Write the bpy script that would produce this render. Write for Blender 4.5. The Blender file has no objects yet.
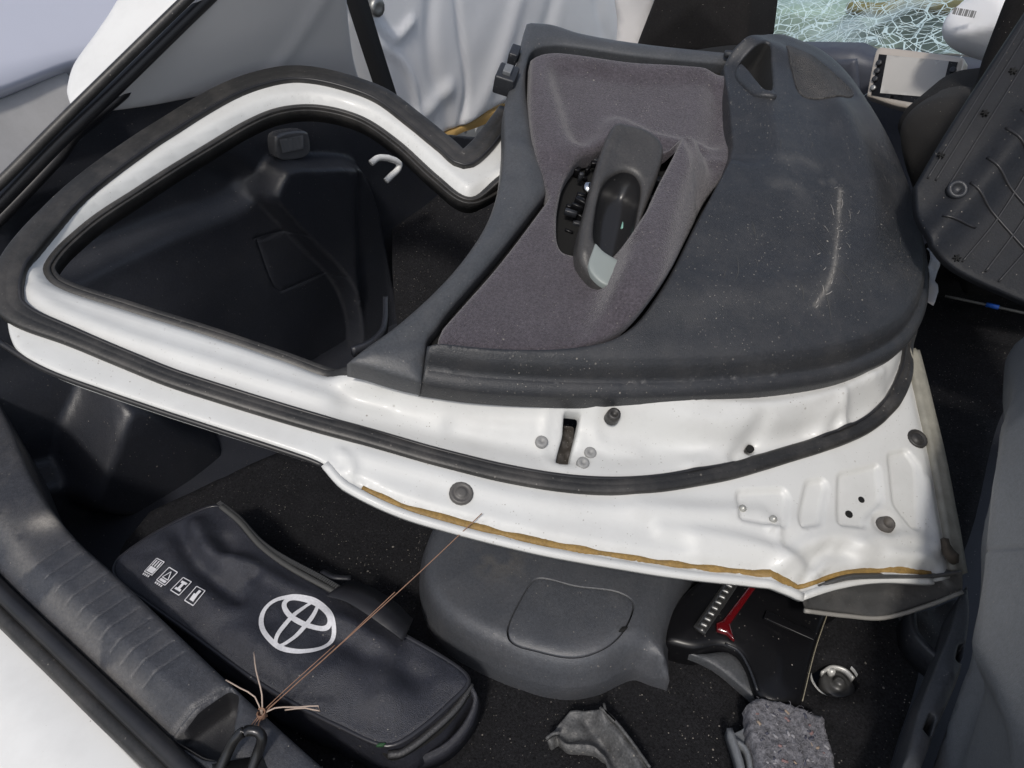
import bpy, bmesh, math, random
import numpy as np
from mathutils import Vector
from mathutils.geometry import delaunay_2d_cdt
random.seed(7); rng = np.random.default_rng(7)
scene = bpy.context.scene
col = scene.collection
R = math.radians

# ---------------------------------------------------------------- camera, sky, sun, exposure
CAM_H, PITCH, FPX = 0.86, 40.0, 740.0
cam = bpy.data.cameras.new('camera'); cam.sensor_width = 36; cam.lens = 36 * FPX / 1024
cam.clip_start = .02; cam.clip_end = 400
camo = bpy.data.objects.new('camera', cam); col.objects.link(camo)
camo.location = (0, 0, CAM_H); camo.rotation_euler = (R(90 - PITCH), 0, 0)
scene.camera = camo
SUN_EL, SUN_AZ = 52, 194          # azimuth measured clockwise from +Y: the light comes over the camera's shoulder
w = bpy.data.worlds.new('World'); scene.world = w; w.use_nodes = True
wn = w.node_tree.nodes; wl = w.node_tree.links
sky = wn.new('ShaderNodeTexSky'); sky.sky_type = 'NISHITA'; sky.sun_disc = False
sky.sun_elevation = R(SUN_EL); sky.sun_rotation = R(SUN_AZ); sky.dust_density = 2.5; sky.air_density = 1.0
hs_ = wn.new('ShaderNodeHueSaturation'); hs_.inputs['Saturation'].default_value = .7; wl.new(sky.outputs[0], hs_.inputs['Color']); wl.new(hs_.outputs[0], wn['Background'].inputs[0]); wn['Background'].inputs[1].default_value = .13
sl = bpy.data.lights.new('sun', 'SUN'); sl.energy = 2.0; sl.angle = R(6); sl.color = (1, .95, .88)
so = bpy.data.objects.new('sun', sl); col.objects.link(so)
sd_ = Vector((math.sin(R(SUN_AZ)) * math.cos(R(SUN_EL)), math.cos(R(SUN_AZ)) * math.cos(R(SUN_EL)), math.sin(R(SUN_EL))))
so.rotation_euler = sd_.to_track_quat('Z', 'Y').to_euler(); so.location = (0, 0, 4)
scene.view_settings.view_transform = 'Standard'; scene.view_settings.look = 'None'
scene.view_settings.exposure = -0.02; scene.view_settings.gamma = 1

# ---------------------------------------------------------------- measuring: photo points to places on real planes
_t = R(PITCH)
_F = np.array([0, math.cos(_t), -math.sin(_t)]); _U = np.array([0, math.sin(_t), math.cos(_t)]); _R = np.array([1., 0, 0])
EYE = np.array([0, 0, CAM_H])
CF = np.array([.64, .768, 0]); CF /= np.linalg.norm(CF)      # the car's forward axis
CL = np.array([-CF[1], CF[0], 0]); ZV = np.array([0, 0, 1.])  # its left, up
def ray(x, y): return _F + _R * (x - 512) / FPX + _U * (384 - y) / FPX
def hit(x, y, n, c): d = ray(x, y); return EYE + d * ((c - EYE @ n) / (d @ n))
def AZ(x, y, z): return hit(x, y, ZV, z)
def AS(x, y, s): return hit(x, y, CF, s)
def AT(x, y, t): return hit(x, y, CL, t)
def CAR(s, t, z): return CF * s + CL * t + ZV * z
class Frame:
    def __init__(s, o, ex, ez):
        s.o = np.array(o, float); s.ez = ez / np.linalg.norm(ez); ex = ex - s.ez * (ex @ s.ez)
        s.ex = ex / np.linalg.norm(ex); s.ey = np.cross(s.ez, s.ex)
    def px(s, pts, w=0.):
        out = []
        for p in pts:
            q = hit(p[0], p[1], s.ez, s.ez @ s.o + (w if len(p) < 4 else p[3])) - s.o
            out.append((q @ s.ex, q @ s.ey))
        return np.array(out)
    def W(s, uv, w):
        uv = np.atleast_2d(uv); w = np.broadcast_to(w, len(uv))
        return s.o + uv[:, :1] * s.ex + uv[:, 1:2] * s.ey + w[:, None] * s.ez
def frame3(a, b, c):
    n = np.cross(b - a, c - a)
    if n @ (EYE - a) < 0: n = -n
    return Frame(a, b - a, n)

# ---------------------------------------------------------------- curves
def curve(pts, closed=False, step=.008, corners=()):
    """smooth curve through points (any dimension); corners: indices that stay sharp"""
    p = np.array(pts, float); n = len(p); out = []
    for i in range(n if closed else n - 1):
        j = (i + 1) % n; a, b = p[i], p[j]; L = np.linalg.norm(b - a) + 1e-9
        def tang(k, din):
            if k in corners or (not closed and k in (0, n - 1)): return b - a
            t = p[(k + 1) % n] - p[k - 1]
            l1 = np.linalg.norm(p[(k + 1) % n] - p[k]); l0 = np.linalg.norm(p[k] - p[k - 1])
            return t / (l1 + l0 + 1e-9) * L
        ta, tb = tang(i, 0), tang(j, 1)
        m = max(1, int(math.ceil(L / step)))
        for k in range(m):
            u = k / m
            out.append((2*u**3-3*u**2+1)*a + (u**3-2*u**2+u)*ta + (-2*u**3+3*u**2)*b + (u**3-u**2)*tb)
    if not closed: out.append(p[-1])
    return np.array(out)
def rpoly(fr, pts, w, rad=.006, step=.003):
    p = fr.px(pts, w); n = len(p); out = []
    for i in range(n):
        a, b, c = p[i-1], p[i], p[(i+1) % n]
        d1 = a - b; l1 = np.linalg.norm(d1); d2 = c - b; l2 = np.linalg.norm(d2); q = min(rad, .45*l1, .45*l2)
        s0, s1 = b + d1/l1*q, b + d2/l2*q
        for t in np.linspace(0, 1, 5): out.append((1-t)**2*s0 + 2*t*(1-t)*b + t*t*s1)
        e = c + (b - c)/l2*min(rad, .45*l2); m = int(np.linalg.norm(e - s1)/step)
        for k in range(1, m): out.append(s1 + (e - s1)*k/m)
    return np.array(out)
def pxc(fr, pts, w=0., closed=True, step=.008):
    return curve(fr.px(pts, w), closed, step, [i for i, p in enumerate(pts) if len(p) > 2 and p[2] == 1])
def seg_dist(p, poly, closed):
    a = poly if closed else poly[:-1]; b = np.roll(poly, -1, 0) if closed else poly[1:]
    out = np.empty(len(p))
    ab = b - a; l2 = (ab**2).sum(1) + 1e-12
    for k in range(0, len(p), 4000):
        q = p[k:k+4000][:, None, :]
        t = np.clip(((q - a) * ab).sum(2) / l2, 0, 1)
        out[k:k+4000] = np.sqrt((((a + t[..., None] * ab) - q)**2).sum(2).min(1))
    return out
def inside(p, poly):
    x, y = p[:, 0][:, None], p[:, 1][:, None]; a = poly; b = np.roll(poly, -1, 0)
    c = np.zeros(len(p), bool)
    for k in range(0, len(p), 4000):
        xx, yy = x[k:k+4000], y[k:k+4000]
        cond = (a[:, 1] > yy) != (b[:, 1] > yy)
        xi = (b[:, 0]-a[:, 0]) * (yy-a[:, 1]) / (b[:, 1]-a[:, 1] + 1e-15) + a[:, 0]
        c[k:k+4000] = (np.sum(cond & (xx < xi), 1) % 2) == 1
    return c
def sdist(p, poly): return np.where(inside(p, poly), 1, -1) * seg_dist(p, poly, True)
def sstep(a, b, x): t = np.clip((x - a) / (b - a), 0, 1); return t * t * (3 - 2 * t)
def plateau(poly, amp, blend): return lambda p: amp * sstep(-blend/2, blend/2, sdist(p, poly))
def ridge(line, amp, width): return lambda p: amp * np.exp(-(seg_dist(p, line, False) / width)**2)
def fillet(d, r): k = np.clip(r - d, 0, r); return r - np.sqrt(np.maximum(r*r - k*k, 0))
def vnoise(p, scale, seed=0):
    q = p * scale; i = np.floor(q).astype(int); f = q - i; f = f*f*(3-2*f)
    def h(a, b):
        v = np.sin(a * 127.1 + b * 311.7 + seed * 74.7) * 43758.5453; return v - np.floor(v)
    x, y = i[:, 0], i[:, 1]
    return ((h(x, y)*(1-f[:, 0]) + h(x+1, y)*f[:, 0])*(1-f[:, 1]) + (h(x, y+1)*(1-f[:, 0]) + h(x+1, y+1)*f[:, 0])*f[:, 1])*2-1

# ---------------------------------------------------------------- object helpers
base = {}
def thing(name, label, cat, loc, group=None):
    o = bpy.data.objects.new(name, None); col.objects.link(o); o.location = loc; o.empty_display_size = .05
    o['label'] = label; o['category'] = cat
    if group: o['group'] = group
    base[o.name] = np.array(loc, float); return o
def mk(name, verts, faces, mat, parent=None, smooth=True, attrs=None, solid=0, label=None, loc=None):
    off = base[parent.name] if parent else np.array(loc if loc is not None else (0, 0, 0), float)
    me = bpy.data.meshes.new(name)
    me.from_pydata([tuple(v) for v in np.array(verts, float) - off], [], [tuple(int(i) for i in f) for f in faces])
    me.materials.append(mat)
    if smooth: me.polygons.foreach_set('use_smooth', [True] * len(me.polygons))
    for k, v in (attrs or {}).items():
        a = me.attributes.new(k, 'FLOAT', 'POINT'); a.data.foreach_set('value', np.array(v, np.float32))
    o = bpy.data.objects.new(name, me); col.objects.link(o)
    if parent: o.parent = parent
    else: o.location = off
    base[o.name] = off
    if label: o['label'] = label
    if solid:
        m = o.modifiers.new('thickness', 'SOLIDIFY'); m.thickness = solid; m.offset = -1; m.use_even_offset = False
    return o
def tag(o, label, cat, group=None):
    o['label'] = label; o['category'] = cat
    if group: o['group'] = group
    return o
def dedupe(c, tol):
    out = [c[0]]
    for q in c[1:]:
        if np.linalg.norm(q - out[-1]) > tol: out.append(q)
    if np.linalg.norm(out[-1] - out[0]) < tol: out.pop()
    return np.array(out)
def patch(name, fr, outline, hf, mat, parent=None, holes=(), res=.01, rings=(), skirt=0, extra=(), af=None, solid=0, label=None, skirt_in=0., holeskirt=True, loc=None):
    """a sheet with relief: outline (uv) filled with an even mesh, raised to hf(uv, distance to edge); walls of depth skirt go down from its edges"""
    loops = [dedupe(np.array(outline), res*.3)] + [dedupe(np.array(h), res*.3) for h in holes]
    pts = []; edges = []; n0 = 0
    for L in loops:
        pts += list(L); m = len(L); edges += [(n0+i, n0+(i+1) % m) for i in range(m)]; n0 += m
    lo, hi = loops[0].min(0), loops[0].max(0)
    xs = np.arange(lo[0], hi[0], res); ys = np.arange(lo[1], hi[1], res*.866)
    g = np.array([(x + (res/2 if j % 2 else 0), y) for j, y in enumerate(ys) for x in xs])
    def dist(p):
        d = seg_dist(p, loops[0], True)
        for h in loops[1:]: d = np.minimum(d, seg_dist(p, h, True))
        return d
    def ok(p):
        c = inside(p, loops[0])
        for h in loops[1:]: c &= ~inside(p, h)
        return c
    ex = []
    for r in rings:
        for L in loops:
            t = np.roll(L, -1, 0) - np.roll(L, 1, 0); t /= np.linalg.norm(t, axis=1)[:, None] + 1e-9
            nn = np.stack([-t[:, 1], t[:, 0]], 1)
            for s in (1, -1):
                q = L + nn * r * s; q = q[ok(q)]
                if len(q): ex.append(q[dist(q) > r * .9])
    for e in extra: q = np.array(e); q = q[ok(q)]; ex.append(q[dist(q) > res*.15])
    mx = max(rings) if rings else 0
    if len(g): g = g[ok(g)]
    if len(g): g = g[dist(g) > mx + res*.45]
    if ex:
        e = np.concatenate([q for q in ex if len(q)]) if any(len(q) for q in ex) else np.zeros((0, 2))
        if len(extra) and len(g) and len(e):
            key = {}
            for q in e: key.setdefault((int(q[0]//(res*.5)), int(q[1]//(res*.5))), 1)
            g = np.array([q for q in g if (int(q[0]//(res*.5)), int(q[1]//(res*.5))) not in key])
        allp = np.concatenate([np.array(pts), e, g]) if len(g) else np.concatenate([np.array(pts), e])
    else: allp = np.concatenate([np.array(pts), g]) if len(g) else np.array(pts)
    r = delaunay_2d_cdt([Vector(q) for q in allp], edges, [], 0, 1e-6)
    vv = np.array([(q.x, q.y) for q in r[0]]); tri = np.array([f for f in r[2] if len(f) == 3])
    tri = tri[ok(vv[tri].mean(1))]
    a, b, c = vv[tri[:, 0]], vv[tri[:, 1]], vv[tri[:, 2]]
    area = (b[:, 0]-a[:, 0])*(c[:, 1]-a[:, 1]) - (b[:, 1]-a[:, 1])*(c[:, 0]-a[:, 0])
    tri[area < 0] = tri[area < 0][:, ::-1]
    d = dist(vv); wv = hf(vv, d); P3 = fr.W(vv, wv); faces = tri.tolist(); verts = P3
    at = {k: f(vv) for k, f in (af or {}).items()}
    if skirt:
        cnt = {}
        for f in faces:
            for i in range(3): cnt[(f[i], f[(i+1) % 3])] = 1
        be = [e for e in cnt if (e[1], e[0]) not in cnt]
        if not holeskirt:
            mid_ = np.array([(vv[e[0]]+vv[e[1]])/2 for e in be]); dm = np.min([seg_dist(mid_, h, True) for h in loops[1:]], axis=0); be = [e for e, q in zip(be, dm) if q > 1e-4]
        bv = sorted({i for e in be for i in e}); mp = {}
        ctr = vv.mean(0); low = []
        for k, i in enumerate(bv):
            mp[i] = len(verts) + k
            dirc = (vv[i] - ctr); dirc = dirc / (np.linalg.norm(dirc)+1e-9)
            low.append(fr.W(vv[i] - dirc * skirt_in, wv[i] - skirt)[0])
        mid = len(verts)
        verts = np.concatenate([verts, np.array(low)])
        faces += [(e[1], e[0], mp[e[0]], mp[e[1]]) for e in be]
        for k in at: at[k] = np.concatenate([at[k], at[k][bv]])
    return mk(name, verts, faces, mat, parent, attrs=at, solid=solid, label=label, loc=loc)
def sweep(name, path, prof, mat, parent=None, up=ZV, closed=False, scale=None, cap=True, label=None, smooth=True, loc=None):
    """prof: (side, up) points swept along a 3-D path"""
    path = np.array(path); n = len(path); up = np.array(up, float)
    ups = np.broadcast_to(up, path.shape)
    if closed: t = np.roll(path, -1, 0) - np.roll(path, 1, 0)
    else: t = np.gradient(path, axis=0)
    t /= np.linalg.norm(t, axis=1)[:, None] + 1e-12
    sd = np.cross(t, ups); sd /= np.linalg.norm(sd, axis=1)[:, None] + 1e-9
    u2 = np.cross(sd, t); prof = np.array(prof); m = len(prof)
    sc = np.ones((n, 2)) if scale is None else np.broadcast_to(np.array(scale, float).reshape(n, -1), (n, 2))
    V = (path[:, None, :] + sd[:, None, :] * (prof[None, :, 0] * sc[:, :1])[..., None] + u2[:, None, :] * (prof[None, :, 1] * sc[:, 1:])[..., None]).reshape(-1, 3)
    f = []
    for i in range(n if closed else n-1):
        j = (i+1) % n
        for k in range(m): l = (k+1) % m; f.append((i*m+k, i*m+l, j*m+l, j*m+k))
    if cap and not closed: f += [tuple(range(m-1, -1, -1)), tuple((n-1)*m+k for k in range(m))]
    return mk(name, V, f, mat, parent, smooth, label=label, loc=loc)
def circ(r, n=8, ry=None): return [(r*math.cos(2*math.pi*k/n), (ry or r)*math.sin(2*math.pi*k/n)) for k in range(n)]
def lathe(name, c, axis, prof, mat, parent=None, n=20, smooth=True, label=None, caps=True):
    axis = np.array(axis, float); axis /= np.linalg.norm(axis)
    a = np.cross(axis, [0.3, .9, .1]); a /= np.linalg.norm(a); b = np.cross(axis, a)
    V = []; f = []; m = len(prof)
    for r, h in prof:
        for k in range(n):
            x = 2*math.pi*k/n; V.append(np.array(c) + axis*h + (a*math.cos(x)+b*math.sin(x))*r)
    for i in range(m-1):
        for k in range(n): l = (k+1) % n; f.append((i*n+k, i*n+l, (i+1)*n+l, (i+1)*n+k))
    if caps: f.append(tuple(range(n-1, -1, -1))); f.append(tuple((m-1)*n+k for k in range(n)))
    o = mk(name, V, f, mat, parent, smooth, label=label)
    return o
def rbox(name, c, ex, ey, ez, size, bev, mat, parent=None, seg=3, label=None, puff=0):
    """bevelled (and, with puff, cushioned) block on the axes ex, ey, ez"""
    bm = bmesh.new(); bmesh.ops.create_cube(bm, size=1)
    for v in bm.verts: v.co = Vector((v.co.x*size[0], v.co.y*size[1], v.co.z*size[2]))
    bmesh.ops.bevel(bm, geom=bm.edges[:], offset=bev, segments=seg, profile=.5, affect='EDGES')
    V = np.array([v.co[:] for v in bm.verts]); bm.verts.index_update()
    F = [[v.index for v in f.verts] for f in bm.faces]; bm.free()
    W3 = np.array(c) + V[:, :1]*ex + V[:, 1:2]*ey + V[:, 2:]*ez
    return mk(name, W3, F, mat, parent, True, label=label)

# ---------------------------------------------------------------- materials
mats = {}
def M(name, c, rough=.5, grain=None, dust=0., var=.12, vscale=7, spec=.5, metal=0, coat=0, sheen=0, wear=None, film=0., mott=0.):
    m = bpy.data.materials.new(name); m.use_nodes = True; mats[name] = m
    nt = m.node_tree; N = nt.nodes; L = nt.links; b = N['Principled BSDF']
    b.inputs['Roughness'].default_value = rough; b.inputs['Specular IOR Level'].default_value = spec
    b.inputs['Metallic'].default_value = metal; b.inputs['Coat Weight'].default_value = coat; b.inputs['Coat Roughness'].default_value = .08
    if sheen: b.inputs['Sheen Weight'].default_value = sheen; b.inputs['Sheen Roughness'].default_value = .5
    tc = N.new('ShaderNodeTexCoord')
    def noise(sc, det=4, ro=.6):
        n = N.new('ShaderNodeTexNoise'); n.inputs['Scale'].default_value = sc; n.inputs['Detail'].default_value = det; n.inputs['Roughness'].default_value = ro
        L.new(tc.outputs['Object'], n.inputs['Vector']); return n.outputs['Fac']
    def math_(op, a, bb, cc=None, clamp=False):
        n = N.new('ShaderNodeMath'); n.operation = op; n.use_clamp = clamp
        for i, v in enumerate((a, bb, cc)):
            if v is None: continue
            if hasattr(v, 'type'): L.new(v, n.inputs[i])
            else: n.inputs[i].default_value = v
        return n.outputs[0]
    def mix(f, A, B):
        n = N.new('ShaderNodeMix'); n.data_type = 'RGBA'
        for i, v in ((0, f), (6, A), (7, B)):
            if hasattr(v, 'type'): L.new(v, n.inputs[i])
            elif i == 0: n.inputs[0].default_value = v
            else: n.inputs[i].default_value = (*v, 1)
        return n.outputs[2]
    c = np.array(c, float)
    out = mix(noise(vscale), tuple(c*(1-var)), tuple(c*(1+var)))
    if mott:
        mm = N.new('ShaderNodeMix'); mm.data_type = 'RGBA'; mm.blend_type = 'MULTIPLY'; mm.inputs[0].default_value = 1; L.new(out, mm.inputs[6])
        g1 = math_('MULTIPLY_ADD', noise(330, 2, .7), 4*mott, 1-2*mott); g1 = math_('MULTIPLY', g1, math_('MULTIPLY_ADD', noise(28, 6, .7), 1.6*mott, 1-.8*mott)); L.new(g1, mm.inputs[7]); out = mm.outputs[2]
    ro = math_('MULTIPLY_ADD', noise(vscale*2.3), .18*rough, rough*.91)
    if film:
        f = N.new('ShaderNodeMapRange'); f.inputs[1].default_value = .45; f.inputs[2].default_value = .75; f.inputs[4].default_value = film
        L.new(noise(vscale*1.7+1, 8, .7), f.inputs[0]); out = mix(f.outputs[0], out, (.22, .2, .18))
    if wear:
        a = N.new('ShaderNodeAttribute'); a.attribute_name = 'wear'
        q = math_('MULTIPLY', a.outputs['Fac'], math_('MULTIPLY_ADD', noise(230, 6, .8), 2.2, -.35, True), None, True)
        out = mix(q, out, wear)
    if dust:
        for sc, th in ((95, .075), (210, .10), (330, .13)):
            v = N.new('ShaderNodeTexVoronoi'); v.inputs['Scale'].default_value = sc; L.new(tc.outputs['Object'], v.inputs['Vector'])
            s = N.new('ShaderNodeSeparateColor'); L.new(v.outputs['Color'], s.inputs[0])
            near = math_('LESS_THAN', v.outputs['Distance'], math_('MULTIPLY', s.outputs[1], th*2))
            pick = math_('GREATER_THAN', s.outputs[0], 1-1.5*dust)
            msk = math_('MULTIPLY', near, pick)
            dm_ = N.new('ShaderNodeMapRange'); dm_.inputs[1].default_value = .36; dm_.inputs[2].default_value = .6; L.new(noise(6, 5, .7), dm_.inputs[0]); msk = math_('MULTIPLY', msk, math_('MULTIPLY', dm_.outputs[0], math_('MULTIPLY_ADD', s.outputs[2], .8, .35), None, True))
            out = mix(msk, out, (.27, .25, .22)); ro = math_('MAXIMUM', ro, math_('MULTIPLY', msk, .9))
    L.new(out, b.inputs['Base Color']); L.new(ro, b.inputs['Roughness'])
    if grain:
        bp = N.new('ShaderNodeBump'); bp.inputs['Strength'].default_value = grain[1]; bp.inputs['Distance'].default_value = .001
        if len(grain) > 2 and grain[2] == 'v':
            v = N.new('ShaderNodeTexVoronoi'); v.inputs['Scale'].default_value = grain[0]; L.new(tc.outputs['Object'], v.inputs['Vector']); h = v.outputs['Distance']
        else: h = noise(grain[0], 3, .6)
        L.new(h, bp.inputs['Height']); L.new(bp.outputs[0], b.inputs['Normal'])
    m['b'] = 1
    return m
plastic_black = M('black grained plastic', (.024, .026, .031), .40, (700, .35), .06, film=.05, mott=0.3)
plastic_side = M('black boot side plastic', (.024, .026, .033), .36, (650, .3), .05, film=.03, mott=0.2)
plastic_trim = M('charcoal grained door plastic', (.026, .0275, .031), .40, (700, .6), .20, film=.10, spec=.5, vscale=11, wear=(.30, .28, .25), mott=.2)
plastic_belt = M('grey grained plastic', (.060, .063, .068), .38, (750, .45), .06, film=.10, mott=0.22)
plastic_grey = M('slate grey plastic', (.15, .158, .168), .42, (800, .35), .05, film=.12, mott=0.16)
plastic_sill = M('grey sill plastic', (.042, .044, .051), .42, (700, .5), .03, film=.2, wear=(.32, .30, .27), mott=0.3)
plastic_gloss = M('gloss black plastic', (.006, .006, .007), .3, None, .05, spec=.3)
fabric = M('mauve grey woven cloth', (.068, .060, .070), .9, (620, 1.0, 'v'), .16, var=.2, vscale=500, sheen=.25, spec=.2, mott=0.4)
carpet = M('black carpet', (.013, .013, .0145), .95, (500, 1.0), .16, var=.3, vscale=300, spec=.15, wear=None, mott=0.6)
paint = M('white car paint', (.60, .605, .59), .46, None, .14, var=.06, vscale=4, coat=.08, film=.2)
paint_out = M('dusty white bumper paint', (.74, .74, .72), .32, None, .02, var=.04, coat=.4, film=.12)
rubber = M('black rubber seal', (.021, .0205, .020), .45, (300, .2), .06, film=.2, mott=0.3)
rubber_clean = M('dark rubber strip', (.014, .014, .016), .4, None, 0, film=.08)
pillar_grey = M('pale grey pillar trim', (.70, .685, .68), .7, (500, .25), 0, var=.04)
airbag = M('white airbag cloth', (.90, .90, .91), .85, (1400, .3, 'v'), 0, var=.05, spec=.2)
nylon = M('black nylon bag cloth', (.025, .0265, .035), .42, (1100, .5, 'v'), .03, var=.15, film=.06, spec=.4, mott=0.35)
nylon_edge = M('black nylon piping', (.012, .012, .015), .5, None, .02)
zipper_m = M('dull zipper teeth', (.05, .05, .052), .4, (500, 1.0), 0)
print_w = M('white print', (.60, .60, .62), .6, None, 0, var=.08, vscale=30, mott=.12)
sealant = M('ochre body sealant', (.25, .155, .045), .6, (120, .8), 0, var=.5, vscale=45, mott=.25)
steel = M('zinc plated steel', (.36, .36, .35), .5, None, 0, metal=1)
steel_black = M('black coated steel', (.05, .05, .052), .28, None, .05, metal=.8)
hole_m = M('dark cavity', (.004, .004, .004), .9)
insert_m = M('grey green handle insert', (.24, .27, .26), .38, None, .02, film=.12)
felt_m = M('grey fibre felt', (.15, .148, .16), .95, (420, 1.0), .0, var=.8, vscale=120, spec=.1, mott=0.5)
felt_red = M('reddish felt flock', (.24, .15, .145), .95, None, 0, var=.3)
felt_tan = M('tan felt flock', (.30, .235, .18), .95, None, 0, var=.3)
felt_blue = M('navy felt flock', (.06, .062, .085), .95, None, 0, var=.3)
felt_pale = M('pale felt flock', (.27, .265, .28), .95, None, 0, var=.3)
red_lens = M('red lamp lens', (.10, .004, .006), .12, None, 0, coat=1)
chrome = M('bright reflector', (.8, .8, .8), .12, None, 0, metal=1)
wire_m = M('brown twine', (.22, .12, .075), .6, None, 0, var=.3, vscale=60)
wire_pale = M('pale twine end', (.42, .33, .27), .6, None, 0, var=.2, vscale=60)
seat_cloth = M('dark seat cloth', (.016, .015, .015), .9, (700, .6), .03, spec=.2, mott=0.3)
asphalt = M('asphalt', (.055, .054, .052), .9, (60, .6), 0, var=.3, vscale=8)
lavender = M('silver lavender car paint', (.68, .69, .78), .3, None, 0, var=.03, coat=.3)
cladding = M('grey cladding', (.42, .41, .40), .5, None, 0, film=.25)
dash_m = M('blue grey dashboard', (.05, .056, .075), .5, (400, .3), 0, film=.1)
tape_blue = M('blue tape', (.02, .12, .55), .4)
ochre = M('ochre foam edge', (.42, .27, .09), .7, (90, .4), 0)
torn_m = M('dusty torn plastic', (.075, .075, .075), .5, (220, .8), .25, var=.5, vscale=60, mott=0.4)
bonnet_m = M('cream bonnet panel', (.60, .60, .50), .4, None, 0)

# ================================================================ the setting
g = mk('ground', [(-60, -60, -.68), (60, -60, -.68), (60, 60, -.68), (-60, 60, -.68)], [(0, 1, 2, 3)], asphalt, smooth=False); g['kind'] = 'structure'
FL = Frame((0, 0, 0), _R, ZV)                                        # the boot floor plane
floor_out = FL.px([(150, 512, 1), (285, 449, 1), (430, 395), (700, 330), (905, 262, 1), (985, 262, 1), (1100, 330), (1010, 400), (960, 560), (898, 616, 1), (921, 652), (892, 760), (878, 810, 1), (840, 900, 1), (380, 900, 1), (200, 640), (120, 560)], 0)
fc = curve(floor_out, True, .02, [0, 1, 4, 5, 9, 11, 12, 13])
hole_c = FL.px([(835, 658), (853, 665), (861, 680), (853, 693), (835, 697), (819, 691), (811, 677), (818, 663)], 0)
hole_c = curve(hole_c, True, .006)
boot_floor = patch('boot_floor', FL, fc, lambda p, d: .0015*vnoise(p, 9, 2) + .0012*vnoise(p, 60, 3), carpet, holes=[hole_c], res=.014, skirt=.025)
boot_floor['kind'] = 'structure'
rim = FL.W(hole_c, .001)

# ================================================================ the car: one thing, everything bolted to it is a part
car = thing('wrecked_car', 'white wrecked hatchback seen into its open boot and cabin with shattered windscreen', 'car', CAR(.8, .5, -.66))
# under-floor tray
tray = FL.px([(-220, 560), (-160, 250), (300, 250), (700, 200), (1000, 230), (1250, 300), (1100, 560), (1000, 900), (300, 960), (60, 640)], -.05)
patch('under_floor_tray', Frame((0, 0, -.13), _R, ZV), tray, lambda p, d: 0*d, plastic_side, car, res=.08)
bright = M('bright zinc', (.62, .62, .60), .4, None, 0, metal=.35)
# fitting at the bottom of the floor recess
hc = AZ(838, 685, -.03)
lathe('recess_fitting', hc, ZV, [(.022, -.03), (.022, .002), (.019, .005), (.012, .003), (.007, .003), (.007, .009), (.003, .011)], M('dull dark metal', (.09, .09, .09), .4, metal=.4), car)
lathe('recess_ring', AZ(836, 678, -.004), ZV, [(.0315, -.006), (.0315, .0), (.029, .0), (.029, -.006)], bright, car, 28, caps=False)
sweep('recess_bracket', curve([AZ(821, 674, -.016), AZ(831, 668, -.016), AZ(844, 671, -.016), AZ(853, 680, -.016)], False, .004), [(-.0015, -.005), (.0015, -.005), (.0015, .005), (-.0015, .005)], bright, car)
lathe('recess_bolt', AZ(830, 674, -.022), ZV, [(.005, 0), (.005, .008), (.0025, .011)], bright, car, 10)

# ---- rear sill
SL = Frame((0, 0, .12), _R, ZV)
s_out = pxc(SL, [(-90, 470, 1), (-45, 520), (0, 574), (100, 668), (204, 768), (300, 855, 1), (430, 855, 1), (325, 768), (232, 684), (180, 635), (140, 597), (108, 567), (76, 538), (50, 506), (28, 468), (8, 420), (-30, 350, 1)], 0, True, .006)
bev = SL.px([(-80, 470), (0, 520), (25, 565), (80, 630), (130, 690), (150, 730), (190, 790), (260, 860)], 0)
bevc = curve(bev, False, .01)
ribs = []
for k in range(11):
    a = np.array((34 + k*10.6, 566 + k*11.6)); b_ = a + np.array((40, -27)) * (1 + .01*k)
    ribs.append(curve(SL.px([a, b_], 0), False, .003))
rec = rpoly(SL, [(168, 733), (228, 690), (239, 694), (232, 738), (221, 756), (200, 752)], -.004, .005)
seam = curve(SL.px([(152, 738), (180, 716), (228, 686)], 0), False, .004)
wearp = SL.px([(45, 522), (25, 535)], 0)
def sill_h(p, d):
    side = seg_dist(p, bevc, False); inn = np.interp(p[:, 0]*0, [0], [0])
    # the strip outside the bevel line slopes down to the weatherstrip
    outer = np.zeros(len(p))
    tan_ = seg_dist(p, curve(SL.px([(-45, 520), (0, 574), (100, 668), (204, 768), (300, 855)], 0), False, .02), False)
    h = np.interp(tan_, [0, .030, .034], [-.022, -.0015, 0])
    for r_ in ribs: h = h - .0012*np.exp(-(seg_dist(p, r_, False)/.0014)**2)
    h = h - .003*np.exp(-(seg_dist(p, seam, False)/.0018)**2)
    return h - fillet(d, .007)
def near_lines(lines, offs):
    out = []
    for L in lines:
        t = np.gradient(L, axis=0); t /= np.linalg.norm(t, axis=1)[:, None]+1e-9; nn = np.stack([-t[:, 1], t[:, 0]], 1)
        for o in offs: out.append(L + nn*o)
    return out
sill = patch('sill_trim', SL, s_out, sill_h, plastic_sill, car, holes=[rec], holeskirt=False, res=.006, rings=(.002, .006, .012), skirt=.13, extra=near_lines(ribs+[seam], (-.003, -.0014, 0, .0014, .003)),
    af={'wear': lambda p: np.exp(-(np.linalg.norm((p - wearp[0])*[1, 1.6], axis=1)/.022)**2)*1.1 + .5*np.exp(-(seg_dist(p, bevc, False)/.012)**2)*(vnoise(p, 25, 4) > 0)*.6})
zs = lambda pts, z: [AZ(x, y, z) for x, y in pts]
rc_ = rec.mean(0); nr = len(rec); zr = sill_h(rec, np.ones(nr)); rr = [SL.W(rec, zr - .007)]
for f_, z_ in ((.97, -.02), (.9, -.035), (.7, -.04)): rr.append(SL.W(rc_ + (rec - rc_)*f_, z_))
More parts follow.
